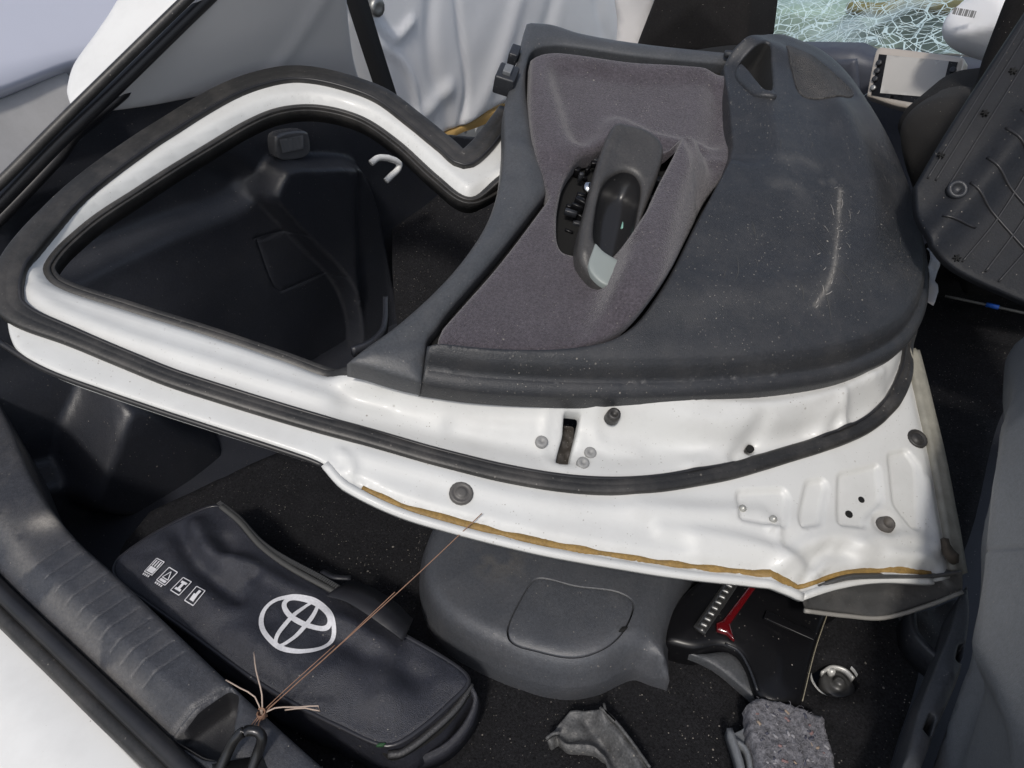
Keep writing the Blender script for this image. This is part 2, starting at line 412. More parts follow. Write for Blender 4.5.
mk('striker_pocket', np.concatenate(rr), [(k*nr+i_, k*nr+(i_+1) % nr, (k+1)*nr+(i_+1) % nr, (k+1)*nr+i_) for k in range(3) for i_ in range(nr)] + [tuple(range(3*nr, 4*nr))], M('shade black pocket', (.012, .012, .014), .6, (600, .4), .06), car)  # recess lined in near black: its shade is put into the colour
# weatherstrip of the boot opening (two beads) and white body
prof_b = [(-.009, -.02), (.009, -.02), (.010, .0), (.007, .008), (0, .011), (-.007, .008), (-.010, 0)]
path = curve(zs([(-90, 495), (0, 590), (60, 648), (110, 696), (185, 768), (280, 860)], .098), False, .012)
sweep('weatherstrip', path, prof_b, rubber_clean, car)
path = curve(zs([(-100, 516), (0, 614), (60, 672), (100, 711), (160, 768), (250, 856)], .085), False, .012)
sweep('weatherstrip', path, prof_b, rubber, car)
BP = Frame((0, 0, .07), _R, ZV)
bo = pxc(BP, [(-160, 478, 1), (0, 622), (142, 768), (230, 860, 1), (20, 980, 1), (-200, 760, 1)], 0)
bstep = curve(BP.px([(-60, 640), (0, 690), (70, 768), (120, 830)]), False, .01)
def body_h(p, d):
    q = seg_dist(p, curve(BP.px([(-160, 470), (0, 612), (150, 768), (240, 860)]), False, .02), False)
    return -.25*np.maximum(q-.05, 0)
patch('bumper_top', BP, bo, body_h, paint_out, car, res=.02, rings=(.002, .006), skirt=.3)

# ---- left side of the boot
LW = Frame(CAR(0, 1.14, 0), CF, -CL)                                # u forward, v up, w towards the camera
lw_out = np.array([(-.10, -.14), (-.10, .15), (.05, .24), (.20, .34), (.33, .42), (.48, .49), (.70, .53), (.80, .42), (.95, .30), (1.5, .10), (1.5, -.14)])
lw_c = curve(lw_out, True, .03, range(13))
wh = pxc(LW, [(290, 169), (322, 166), (352, 166), (370, 172), (384, 204), (394, 250), (402, 300), (412, 350), (405, 420), (360, 420), (366, 340), (360, 305), (345, 278), (318, 250), (290, 220), (275, 200), (279, 186)], .055)
wh2 = pxc(LW, [(360, 172), (372, 176), (384, 204), (394, 250), (405, 420), (366, 420), (366, 330), (360, 250)], .055)
pk1 = pxc(LW, [(60, 470), (75, 430), (95, 385), (60, 330), (-60, 300), (-80, 480)], .02)
pk2 = pxc(LW, [(190, 425), (215, 440), (235, 470), (230, 520), (180, 510), (80, 500), (95, 440), (120, 395)], .06)
lidl = np.concatenate([pxc(LW, [(262, 242, 1), (300, 231)], .02, False, .004), pxc(LW, [(264, 244), (280, 288), (288, 295, 1), (338, 273)], .02, False, .004)])
armr = pxc(LW, [(40, 235), (130, 190), (190, 160), (260, 180), (255, 205), (180, 235), (120, 262), (60, 285)], .03)
def lw_h(p, d):
    h = plateau(wh, .055, .022)(p) - plateau(wh2, .018, .03)(p) - plateau(pk1, .05, .035)(p) + plateau(pk2, .06, .035)(p)
    h = h - plateau(armr, .03, .05)(p)
    h = h - .003*np.exp(-(seg_dist(p, lidl, False)/.0016)**2) + .004*vnoise(p, 6, 5)
    return h + .05*sstep(.30, .0, p[:, 1])*sstep(.62, .3, p[:, 0])
left_trim = patch('boot_side_trim', LW, lw_c, lw_h, plastic_side, car, res=.008, extra=near_lines([wh], (-.012, -.008, -.004, 0, .004, .008, .012)) + near_lines([lidl], (-.0035, -.0015, 0, .0015, .0035)), solid=.004)
# boot lamp
lc = AT(291, 145, 1.125); lf = Frame(lc, CF, -CL)
lout = pxc(lf, [(274, 138), (280, 133), (300, 130), (307, 133), (309, 150), (303, 157), (283, 160), (276, 156)], 0, True, .003)
lamp = patch('boot_lamp', lf, lout, lambda p, d: .006 - fillet(d, .005), M('smoky lamp lens', (.10, .10, .105), .15, (120, .6, 'v'), 0, coat=.8), car, res=.004, rings=(.001, .003), skirt=.02)
patch('lamp_lens', lf, lf.px([(279, 139), (303, 135), (304, 149), (282, 153)], .008), lambda p, d: .0085+.0015*np.abs(np.sin(p[:, 0]*300)) - fillet(d, .001), M('clear lens', (.16, .16, .165), .08, None, 0, coat=1), lamp, res=.003)
# white hook
hk = [AT(x, y, 1.05) for x, y in ((371, 163), (378, 158), (388, 158), (399, 163), (398, 169), (391, 176), (386, 181))]
sweep('cargo_hook', curve(hk, False, .003, [2]), circ(.0062, 8), M('white plastic', (.85, .85, .83), .4), car, up=-CL)
# upright ridge of side trim seen through the window opening, carpet lining towards the seats
LC = frame3(AT(440, 250, 1.02), AT(500, 200, 1.02), AT(400, 380, .86))
patch('wheelarch_lining', LC, pxc(LC, [(398, 190), (430, 175), (480, 190), (560, 150), (560, 330), (420, 420), (398, 330), (392, 250)]), lambda p, d: .006*vnoise(p, 12, 9)+.01*vnoise(p, 4, 3), carpet, car, res=.014)
hh = [AZ(x, y, .18) for x, y in ((352, 352), (372, 344), (384, 330), (386, 300))]
sweep('lining_clip', curve(hh, False, .006), [(-.004, -.008), (.004, -.008), (.004, .008), (-.004, .008)], plastic_side, car)

# ---- rear pillar: grey upper trim, weatherstrip, white body outside
PT = frame3(AT(80, 118, 1.10), AT(345, 0, 1.0), AT(358, 85, 1.09))
po = pxc(PT, [(78, 117, 1), (150, 108), (204, 98), (260, 88), (362, 84, 1), (356, 60), (351, 20), (348, -30, 1), (270, -70, 1), (170, 30)], 0)
pcr = pxc(PT, [(345, -30), (300, 40), (262, 90)], 0, False)
patch('pillar_trim', PT, po, lambda p, d: .006*vnoise(p, 5, 1) + .012*sstep(.03, -.05, seg_dist(p, pcr, False)) - fillet(d, .006), pillar_grey, car, res=.012, rings=(.002, .005), solid=.003)
PW = frame3(AT(0, 205, 1.12), AT(205, 0, 1.04), AT(100, 130, 1.12))
def tline(pts, w=0): return PW.W(curve(PW.px(pts, w), False, .015), w)
sweep('weatherstrip', tline([(-130, 330), (-60, 262), (0, 203), (60, 141), (120, 84), (200, 6), (290, -80)], .015), circ(.009, 10), rubber_clean, car, up=PW.ez)
sweep('weatherstrip', tline([(-140, 312), (-60, 240), (0, 183), (60, 123), (110, 74), (186, 0), (270, -80)], .008), circ(.007, 10), rubber, car, up=PW.ez)
sweep('weatherstrip', tline([(-130, 350), (-60, 280), (0, 219), (60, 156), (80, 128), (120, 96), (214, 6), (290, -60)], .0), circ(.008, 10), rubber_clean, car, up=PW.ez)
patch('lower_pillar_trim', PW, pxc(PW, [(-120, 345, 1), (-40, 262), (20, 196), (78, 130), (90, 112, 1), (150, 106), (215, 94), (330, 84, 1), (330, 150, 1), (120, 260), (20, 330), (-80, 420, 1)], -.012), lambda p, d: -.012 + .003*vnoise(p, 6, 2), plastic_side, car, res=.02, solid=.003)
QP = frame3(AT(0, 160, 1.17), AT(180, 0, 1.10), AT(75, 40, 1.22))
qo = pxc(QP, [(72, 106), (66, 96), (66, 86), (74, 60), (104, 16), (150, -40), (240, -70, 1), (150, 30), (96, 86)], 0)
patch('quarter_panel', QP, qo, lambda p, d: +.004*vnoise(p, 14, 2) - fillet(d, .006), paint_out, car, res=.01, rings=(.002, .005), skirt=.012)

# ---- curtain airbag, belt, cabin side
CB = frame3(AT(345, 60, 1.16), AT(640, 10, 1.30), AT(440, 140, 1.20))
co = pxc(CB, [(340, 110, 1), (344, 0), (340, -50, 1), (650, -70, 1), (655, 40), (600, 70), (540, 88), (500, 108), (455, 132), (425, 142), (390, 130)], 0)
wr = [pxc(CB, q, 0, False, .01) for q in ([(368, 38), (400, 60), (415, 90), (418, 130)], [(432, 0), (430, 40), (436, 80), (452, 130)], [(520, 0), (505, 50), (490, 90), (470, 125)], [(455, -20), (462, 40), (468, 90), (462, 125)], [(450, 90), (430, 110), (410, 128)], [(560, -10), (545, 40), (530, 70)], [(375, 25), (395, 38), (412, 22)], [(600, 0), (605, 30), (615, 60)])]
def ab_h(p, d):
    h = .014*vnoise(p, 2.2, 1) + .0012*vnoise(p, 14, 6)
    for k, L in enumerate(wr): h = h + (.007 if k % 2 == 0 else -.006)*np.exp(-(seg_dist(p, L, False)/(.010 + .012*(k % 3)))**2)
    return h - fillet(d, .012)
patch('curtain_airbag', CB, co, ab_h, airbag, car, res=.011, rings=(.003, .008), solid=.003)
of = frame3(AT(438, 140, 1.21), AT(505, 108, 1.24), AT(450, 160, 1.22))
patch('foam_edge', of, pxc(of, [(434, 140, 1), (506, 104, 1), (512, 116, 1), (450, 150, 1)]), lambda p, d: .003 - fillet(d, .003), ochre, car, res=.008, skirt=.01)
sp = frame3(AT(450, 160, 1.16), AT(515, 120, 1.2), AT(470, 200, 1.2))
patch('door_aperture_sill', sp, pxc(sp, [(430, 146, 1), (515, 112, 1), (540, 150, 1), (470, 200, 1)]), lambda p, d: .002*vnoise(p, 20), paint, car, res=.015)
bl = curve([AT(x, y, t) for x, y, t in ((345, -40, 1.10), (360, 10, 1.11), (374, 55, 1.12), (392, 110, 1.13))], False, .02)
sweep('seat_belt', bl, [(-.022, -.001), (.022, -.001), (.022, .001), (-.022, .001)], M('black belt webbing', (.012, .012, .013), .7, (800, .5)), car, up=-CL)
gl = frame3(AT(345, 60, 1.19), AT(395, 0, 1.21), AT(375, 50, 1.22))
patch('side_window', gl, pxc(gl, [(340, 95), (345, -30), (392, -30), (394, 10), (382, 34), (372, 60)]), lambda p, d: .008*vnoise(p, 18), M('pale blue glass', (.46, .62, .72), .12, None, 0, coat=1), car, res=.015)
bc = AT(375, 7, 1.15)
lathe('anchor_bolt', bc, -CL, [(.017, -.01), (.017, .008), (.013, .012), (.006, .010)], steel, car, 12)

# ---- front of the cabin
# headrest and left seat back
hx = AS(692, 22, 1.52)
def cushion(name, fr, outline, depth, mat, parent, r=.03, res=.012, dome=.02, extra=None, label=None):
    def h(p, d): return dome*sstep(0, .12, d) - fillet(d, r) + (extra(p) if extra else 0)
    return patch(name, fr, outline, h, mat, parent, res=res, rings=(r*.08, r*.3, r*.65), skirt=depth, label=label)
HF = Frame(AS(690, 20, 1.50), -CL, -CF)
seat_l = mk('front_seat', *(lambda c: ([c + q for q in (CL*a + ZV*b_ + CF*d_ for d_ in (0, .12) for b_ in (-.55, -.20) for a in (-.24, .24))], [(0, 1, 3, 2), (4, 6, 7, 5), (0, 2, 6, 4), (1, 5, 7, 3), (2, 3, 7, 6), (0, 4, 5, 1)]))(AS(690, 20, 1.55)), seat_cloth, car, smooth=False)
cushion('headrest', HF, pxc(HF, [(632, 52, 1), (636, 40), (655, -10), (668, -50), (745, -50), (748, 0), (744, 48, 1), (735, 55), (690, 57), (640, 54)]), .12, seat_cloth, seat_l, .018)
px_ = AS(640, 20, 1.75)
wp = Frame(AS(640, 20, 1.7), -CL, -CF)
patch('door_pillar_trim', wp, pxc(wp, [(600, -60, 1), (672, -60, 1), (636, 46, 1), (632, 70, 1), (610, 70, 1), (615, 20)]), lambda p, d: .01*vnoise(p, 8) - fillet(d, .01), pillar_grey, car, res=.02, rings=(.003,), skirt=.05)
# dashboard, windscreen, screen
DB = Frame(AS(830, 60, 2.02), -CL, -CF)
patch('dashboard', DB, pxc(DB, [(600, 120, 1), (640, 60), (745, 50), (850, 50), (868, 58), (960, 66), (1080, 80, 1), (1080, 260, 1), (700, 260, 1)]), lambda p, d: .02*vnoise(p, 9, 4) - fillet(d, .03), dash_m, car, res=.016, rings=(.004, .012, .022), skirt=.06)
fld = Frame(AS(832, 62, 1.98), -CL, -CF)
for q in ([(806, 66, 1), (828, 58, 1), (832, 90, 1), (815, 84, 1)], [(836, 60, 1), (858, 58, 1), (862, 92, 1), (838, 92, 1)]):
    patch('dashboard_flap', fld, pxc(fld, q), lambda p, d: .02*sstep(0, .1, p[:, 0]+.05) - fillet(d, .004), dash_m, car, res=.01, skirt=.012)
WS = frame3(AS(745, 40, 2.25), AS(1000, 50, 2.12), AS(870, -40, 2.65))
wsm = bpy.data.materials.new('shattered laminated glass'); wsm.use_nodes = True
nt = wsm.node_tree; N = nt.nodes; L = nt.links; pb = N['Principled BSDF']; mo = N['Material Output']
tc = N.new('ShaderNodeTexCoord')
def vor(sc, th, dist=0.):
    nz = N.new('ShaderNodeTexNoise'); nz.inputs['Scale'].default_value = 5; L.new(tc.outputs['Object'], nz.inputs['Vector'])
    mx_ = N.new('ShaderNodeMix'); mx_.data_type = 'RGBA'; mx_.inputs[0].default_value = dist; L.new(tc.outputs['Object'], mx_.inputs[6]); L.new(nz.outputs['Color'], mx_.inputs[7])
    v = N.new('ShaderNodeTexVoronoi'); v.feature = 'DISTANCE_TO_EDGE'; v.inputs['Scale'].default_value = sc; L.new(mx_.outputs[2], v.inputs['Vector'])
    m_ = N.new('ShaderNodeMath'); m_.operation = 'LESS_THAN'; L.new(v.outputs['Distance'], m_.inputs[0]); m_.inputs[1].default_value = th; return m_.outputs[0]
cr = N.new('ShaderNodeMath'); cr.operation = 'MAXIMUM'; L.new(vor(16, .022, .02), cr.inputs[0]); L.new(vor(34, .030, .02), cr.inputs[1])
pn = N.new('ShaderNodeTexNoise'); pn.inputs['Scale'].default_value = 6; pn.inputs['Detail'].default_value = 6; L.new(tc.outputs['Object'], pn.inputs['Vector'])
pr = N.new('ShaderNodeMapRange'); pr.inputs[1].default_value = .5; pr.inputs[2].default_value = .62; pr.inputs[4].default_value = .5; L.new(pn.outputs['Fac'], pr.inputs[0])
c2 = N.new('ShaderNodeMath'); c2.operation = 'MAXIMUM'; L.new(cr.outputs[0], c2.inputs[0]); L.new(pr.outputs[0], c2.inputs[1])
c3 = N.new('ShaderNodeMath'); c3.operation = 'MULTIPLY_ADD'; L.new(c2.outputs[0], c3.inputs[0]); c3.inputs[1].default_value = .8; c3.inputs[2].default_value = .05
pb.inputs['Base Color'].default_value = (.55, .70, .73, 1); pb.inputs['Roughness'].default_value = .2
tr = N.new('ShaderNodeBsdfTransparent'); tr.inputs[0].default_value = (.74, .87, .88, 1)
ms = N.new('ShaderNodeMixShader'); L.new(c3.outputs[0], ms.inputs[0]); L.new(tr.outputs[0], ms.inputs[1]); L.new(pb.outputs[0], ms.inputs[2]); L.new(ms.outputs[0], mo.inputs[0])
ws = patch('windscreen', WS, pxc(WS, [(700, 56, 1), (700, -120, 1), (1080, -120, 1), (1080, 60, 1), (960, 56), (870, 46), (800, 48)]), lambda p, d: .02*vnoise(p, 6, 3)+.008*vnoise(p, 20, 5), wsm, car, res=.018)
# crack lines standing proud in the glass
wcm = M('white crushed glass', (.62, .74, .74), .3)
c0 = WS.px([(872, 22)])[0]
V = []; Fc = []
for k in range(150):
    a = rng.uniform(0, 2*math.pi); r0 = rng.uniform(.0, .16); r1 = r0 + rng.uniform(.03, .22)
    if k % 5 < 2: cen = WS.px([(rng.uniform(745, 985), rng.uniform(-10, 48))])[0]
    else: cen = c0
    wd = rng.uniform(.0003, .0008); dr = np.array((math.cos(a), math.sin(a))); no = np.array((-dr[1], dr[0])); b0 = len(V)
    prev = [cen + dr*(r0 + (r1-r0)*t_) for t_ in (0, .33, .66, 1)]
    for q in prev:
        wz = .02*vnoise(q[None], 6, 3)[0]+.008*vnoise(q[None], 20, 5)[0]+.003
        V.append(WS.W(q+no*wd, wz)[0]); V.append(WS.W(q-no*wd, wz)[0])
    for j in range(3): Fc.append((b0+2*j, b0+2*j+2, b0+2*j+3, b0+2*j+1))
ck = mk('glass_cracks', V, Fc, wcm, ws, smooth=False); ck['kind'] = 'stuff'
# bonnet beyond the glass
bn = frame3(AS(760, 30, 2.7), AS(1000, 30, 2.6), AS(880, -60, 3.6))
patch('bonnet', bn, pxc(bn, [(690, 26, 1), (690, -80, 1), (1100, -80, 1), (1100, 10, 1), (960, 18), (905, 10), (860, 14)]), lambda p, d: .05*vnoise(p, 3, 2) - fillet(d, .02), bonnet_m, car, res=.03, rings=(.008,), skirt=.1)
be_ = bn.W(curve(bn.px([(850, 17), (880, 20), (905, 13), (960, 19), (1010, 14)]), False, .02), .03)
sweep('bonnet_edge', be_, circ(.022, 8), ochre, car)
# infotainment screen
SF = frame3(AS(868, 98, 1.86), AS(950, 108, 1.84), AS(880, 48, 1.92))
so_ = pxc(SF, [(866, 96, 1), (875, 52), (879, 47), (886, 47), (958, 56), (964, 59), (960, 75), (948, 112, 1), (900, 107)], 0, True, .004)
scr = patch('touchscreen', SF, so_, lambda p, d: -fillet(d, .006), M('silver screen bezel', (.58, .52, .45), .3, None, 0, metal=.4), car, res=.008, rings=(.001, .003), skirt=.03)
patch('screen_face', SF, pxc(SF, [(871, 95, 1), (879, 54, 1), (958, 62, 1), (945, 108, 1)], .002), lambda p, d: .0015+0*d, plastic_gloss, scr, res=.01)
patch('display', SF, pxc(SF, [(880, 93, 1), (887, 55, 1), (949, 61, 1), (940, 98, 1)], .003), lambda p, d: .003+0*d, M('sky sheen display glass', (.44, .43, .41), .4, None, 0, var=.06, vscale=20), scr, res=.01)  # pale base colour stands in for the sky reflected in the display
for x, y in ((879, 63), (877, 71), (875, 79), (873, 88), (953, 70), (951, 79), (948, 88)):
    cc = SF.W(SF.px([(x, y)], .003), .003)[0]
    lathe('screen_button', cc, SF.ez, [(.007, 0), (.0065, .003), (.004, .0036)], steel if y == 88 and x < 900 else plastic_black, scr, 10)
# steering-side airbag
AB = Frame(AS(975, 30, 1.80), -CL, -CF)
patch('front_airbag', AB, pxc(AB, [(942, 30), (948, 15), (965, 0), (1000, -30), (1060, -30), (1060, 80), (975, 58), (950, 46)]), lambda p, d: .07*np.sqrt(np.clip(d/.08, 0, 1)), airbag, car, res=.01, rings=(.003, .008), skirt=.04)
tf = Frame(AS(962, 18, 1.73), -CL, -CF)
V = []; Fc = []
for k in range(12):
    o2 = tf.px([(952+k*1.9, 14+k*.35)])[0]; wd = (.0022 if k % 3 else .0035)
    b0 = len(V); V += [tf.W(o2+np.array(q), 0)[0] for q in ((0, 0), (wd, 0), (wd, .012), (0, .012))]; Fc.append((b0, b0+1, b0+2, b0+3))
pm = mk('print_marks', V, Fc, M('grey ink', (.25, .25, .25), .7), car, smooth=False); pm['kind'] = 'stuff'
# right front seat
RS = Frame(AS(960, 100, 1.40), -CL, -CF)
rs = cushion('front_seat', RS, pxc(RS, [(893, 132), (902, 112), (922, 100), (948, 96), (966, 94), (978, 62), (990, 30), (1002, 0), (1030, -50), (1140, -50), (1140, 300, 1), (960, 300, 1), (915, 180)]), .16, seat_cloth, car, .03)
cushion('side_bolster', Frame(AS(930, 130, 1.36), -CL, -CF), pxc(Frame(AS(930, 130, 1.36), -CL, -CF), [(896, 135), (905, 116), (925, 104), (950, 100), (975, 110), (985, 150), (970, 220), (930, 230), (905, 180)]), .06, M('brown black seat cloth', (.018, .017, .0165), .9, (600, .6), .05), rs, .025)

# ---- right side: wheel-arch trim, slotted strip, carpet wall
RW = frame3(AZ(1000, 400, .22), AZ(970, 600, .14), AZ(1060, 700, .34))
ro_ = pxc(RW, [(1110, 310, 1), (1050, 322), (1020, 335), (1005, 362), (1001, 400), (1000, 440), (992, 485), (980, 545), (973, 600), (966, 650), (946, 712), (927, 768), (905, 840, 1), (1075, 840, 1), (1090, 500, 1)], 0)
rl = pxc(RW, [(1005, 480), (992, 560), (988, 566, 1), (1040, 545)], .01, False, .006)
dent = pxc(RW, [(965, 690), (972, 660), (985, 650), (1010, 700), (1012, 770), (960, 840), (920, 840)], .0)
crease = pxc(RW, [(1024, 440), (990, 520), (965, 610)], .0, False, .01)
def rw_h(p, d):
    return .045*sstep(0, .22, d) + .006*vnoise(p, 5, 8) - .0025*np.exp(-(seg_dist(p, rl, False)/.002)**2) - plateau(dent, .02, .05)(p) + .006*np.exp(-(seg_dist(p, crease, False)/.02)**2) - fillet(d, .02)
patch('wheelarch_trim', RW, ro_, rw_h, plastic_grey, car, res=.012, rings=(.002, .006, .013), extra=near_lines([rl], (-.005, -.002, 0, .002, .005)), skirt=.22)
st = Frame((0, 0, .092), _R, ZV)
s_o = pxc(st, [(968, 584, 1), (970, 610), (967, 640), (959, 676), (937, 728), (920, 772), (895, 840, 1), (872, 840, 1), (901, 770), (919, 709), (938, 660), (950, 630), (960, 596)], 0)
slots = [rpoly(st, q, 0, .0015) for q in ([(956, 659), (959, 645), (966, 641), (963, 664)], [(922, 731), (929, 714), (936, 716), (930, 737)])]
stepl = pxc(st, [(952, 670), (935, 705), (912, 760)], 0, False)
patch('slotted_strip', st, s_o, lambda p, d: .004*sstep(.004, -.002, seg_dist(p, stepl, False)-.003) - fillet(d, .003), M('slate strip plastic', (.055, .058, .064), .42, (700, .4), .06, film=.12, mott=.2), car, holes=slots, res=.006, rings=(.001, .003), skirt=.05)
bk = Frame((0, 0, .02), _R, ZV)
patch('corner_pocket', bk, pxc(bk, [(910, 616, 1), (955, 600, 1), (966, 612), (948, 650), (938, 664, 1), (915, 650)], 0), lambda p, d: .003*vnoise(p, 40), M('dusty black plastic', (.018, .018, .02), .6, (300, .5), .5, film=.2), car, res=.008)
sweep('corner_rim', curve([AZ(912, 610, .05), AZ(915, 632, .05), AZ(928, 648, .05), AZ(942, 660, .05)], False, .005), [(-.005, -.04), (.005, -.04), (.005, .001), (.003, .003), (-.003, .003), (-.005, .001)], plastic_black, car)
cw = frame3(AZ(940, 300, .0), AZ(1000, 300, .02), AZ(985, 262, .18))
patch('seat_base_carpet', cw, pxc(cw, [(925, 330), (930, 240), (1100, 250), (1100, 330), (1010, 310)]), lambda p, d: .01*vnoise(p, 8), carpet, car, res=.02)
# striker loop in the sill
sk = curve([AZ(218, 774, .115), AZ(228, 752, .130), AZ(236, 738, .142), AZ(246, 731, .148), AZ(258, 732, .148), AZ(262, 739, .142), AZ(258, 752, .130), AZ(250, 774, .115)], False, .004)
sweep('striker_loop', sk, circ(.0052, 10), steel_black, car, up=[.7, .2, .3])
skb = Frame(AZ(235, 768, .121), _R, ZV)
patch('striker_plate', skb, pxc(skb, [(212, 764, 1), (262, 755, 1), (275, 790, 1), (215, 800, 1)]), lambda p, d: 0*d, steel_black, car, res=.02, skirt=.008)

# ================================================================ the car parked behind
nc = thing('neighbouring_car', 'pale silver lavender car close behind the open boot, top left', 'car', CAR(.6, 2.3, -.68))
NF = frame3(AT(0, 40, 1.75), AT(200, 0, 1.9), AT(60, -80, 1.95))
patch('body_side', NF, pxc(NF, [(-300, 190, 1), (0, 92), (68, 66), (90, 60), (260, 10, 1), (400, -160, 1), (-300, -160, 1)]), lambda p, d: .03*sstep(0, .5, d) - fillet(d, .02), lavender, nc, res=.03, rings=(.005, .012), skirt=.05)
NF2 = frame3(AT(0, 100, 1.70), AT(68, 72, 1.76), AT(0, 160, 1.62))
patch('side_cladding', NF2, pxc(NF2, [(-260, 185, 1), (0, 95), (66, 68, 1), (80, 84), (85, 100), (50, 150), (-40, 260, 1), (-260, 300, 1)]), lambda p, d: .008*vnoise(p, 6) - fillet(d, .012), cladding, nc, res=.02, rings=(.003, .008), skirt=.05)

# ================================================================ the loose door
DA, DB_, DC = AZ(0, 290, .40), AZ(960, 590, .12), AZ(500, 130, .43)
DF = frame3(DA, DB_, DC)
door = thing('car_door', 'detached white rear car door lying inner side up across the boot', 'door', DF.W([(.8, .2)], -.03)[0])
d_pts = [(4, 296), (6, 268), (30, 233), (80, 186), (150, 133), (220, 90), (260, 75), (300, 69), (350, 79), (385, 93), (420, 117), (450, 142), (467, 156, 1), (500, 114), (540, 80), (620, 60), (740, 62), (830, 95), (885, 150), (910, 220), (918, 300), (913, 346, 1), (940, 455), (963, 573, 1), (935, 581), (880, 577), (840, 583), (805, 595, 1), (770, 583), (680, 572), (560, 552), (470, 531), (400, 510), (350, 487), (328, 466), (305, 455), (200, 421), (100, 387), (40, 364), (12, 343)]
d_out = pxc(DF, d_pts, 0, True, .007)
h_pts = [(42, 258), (52, 277), (120, 301), (200, 326), (280, 353), (345, 374), (400, 372), (480, 300), (540, 180), (506, 178), (470, 192), (440, 172), (400, 136), (360, 110), (310, 99), (265, 106), (205, 138), (135, 181), (80, 218)]
d_hole = pxc(DF, h_pts, 0, True, .007)
seal_px = [(9, 296), (12, 269), (36, 235), (84, 188), (154, 137), (222, 96), (262, 81), (300, 76), (348, 85), (382, 98), (416, 123), (447, 148), (463, 161), (477, 152), (492, 134), (508, 112)]
seal_in = pxc(DF, seal_px[::-1] + [(12, 308), (28, 320), (70, 337), (120, 358), (176, 381), (281, 414), (360, 436), (450, 462), (530, 480), (586, 487), (640, 487), (700, 478), (734, 471), (790, 454), (840, 438), (870, 423), (892, 401), (903, 378), (908, 350), (905, 310)], .0, False, .008)
# inner step line (between the upper panel shelf and the latch face)
shelf = pxc(DF, [(340, 372), (420, 400), (520, 412), (640, 425), (720, 440), (800, 425), (860, 400), (890, 370), (900, 300), (850, 200), (540, 150), (420, 330)], .0)
emb = [([(737, 491), (784, 489), (789, 497), (784, 529), (737, 521)], .006), ([(807, 481), (824, 479), (828, 487), (819, 526), (800, 529), (798, 519)], .0065), ([(839, 474), (879, 464), (883, 501), (865, 519), (864, 529), (837, 526)], .006), ([(889, 454), (907, 449), (919, 466), (923, 529), (914, 529), (894, 504)], .0065)]
embc = [(rpoly(DF, q, 0, .007), a) for q, a in emb]
bufr = DF.px([(885, 525)], 0)[0]
trough = pxc(DF, [(350, 405), (430, 425), (520, 445), (560, 450), (600, 452), (680, 448), (740, 446), (800, 432)], 0, False)
bulg = [(pxc(DF, q, 0, False), a, w_) for q, a, w_ in (([(740, 455), (758, 430), (752, 445)], -.006, .012), ([(820, 430), (836, 410), (842, 425)], .006, .01), ([(690, 460), (720, 445), (745, 455)], .004, .018), ([(860, 390), (885, 400)], .005, .012), ([(640, 505), (720, 520), (800, 528), (900, 545)], .005, .02), ([(700, 545), (770, 555), (800, 565)], .006, .015))]
dent_px = pxc(DF, [(795, 565), (830, 545), (880, 555), (870, 575), (810, 590)], 0)
groove = pxc(DF, [(350, 479), (400, 503), (470, 523), (560, 544), (680, 563), (770, 574), (803, 584), (840, 573), (900, 568), (935, 572)], 0, False, .008)
left_edge = pxc(DF, [(40, 360), (100, 383), (200, 417), (305, 450)], 0, False)
frame_mid = pxc(DF, [(30, 290), (60, 310), (120, 334), (200, 360), (280, 385), (350, 405), (440, 425)], 0, False)
slot_c = rpoly(DF, [(562, 416), (579, 418), (578, 430), (571, 462), (557, 461), (563, 436)], .0, .004)
oval = pxc(DF, [(750, 446), (754, 440), (757, 446), (754, 452)], 0, True, .003)
side_far = pxc(DF, [(913, 346), (940, 455), (963, 573)], 0, False)
creases = [(pxc(DF, q, 0, False), a, w_) for q, a, w_ in (
    ([(640, 408), (700, 414), (760, 416), (820, 404), (870, 382)], .006, .012), ([(738, 458), (748, 440), (756, 428)], -.006, .014), ([(756, 428), (790, 425), (830, 414)], .004, .012), ([(832, 405), (838, 418), (842, 432)], .006, .010),
    ([(690, 466), (712, 452), (742, 450)], .004, .012), ([(770, 578), (792, 556), (806, 545), (835, 541), (872, 552), (930, 560)], .006, .013), ([(803, 588), (812, 566), (832, 550), (852, 545)], -.006, .012), ([(812, 580), (826, 560), (836, 548)], .005, .008),
    ([(660, 530), (720, 538), (770, 552), (800, 566)], .005, .014), ([(768, 530), (776, 520), (776, 540), (780, 552)], .004, .008), ([(855, 545), (905, 538), (935, 545)], .004, .012), ([(928, 480), (934, 520), (938, 545), (920, 556)], .004, .010),
    ([(360, 455), (420, 470), (520, 498), (640, 512), (760, 512)], .004, .016), ([(340, 452), (350, 462), (352, 476)], .005, .008), ([(400, 405), (480, 425), (560, 428)], .004, .014), ([(590, 410), (600, 440), (640, 448)], .003, .010), ([(880, 410), (894, 380), (902, 350)], -.005, .012), ([(545, 415), (548, 460), (575, 470), (600, 455)], .0025, .008))]
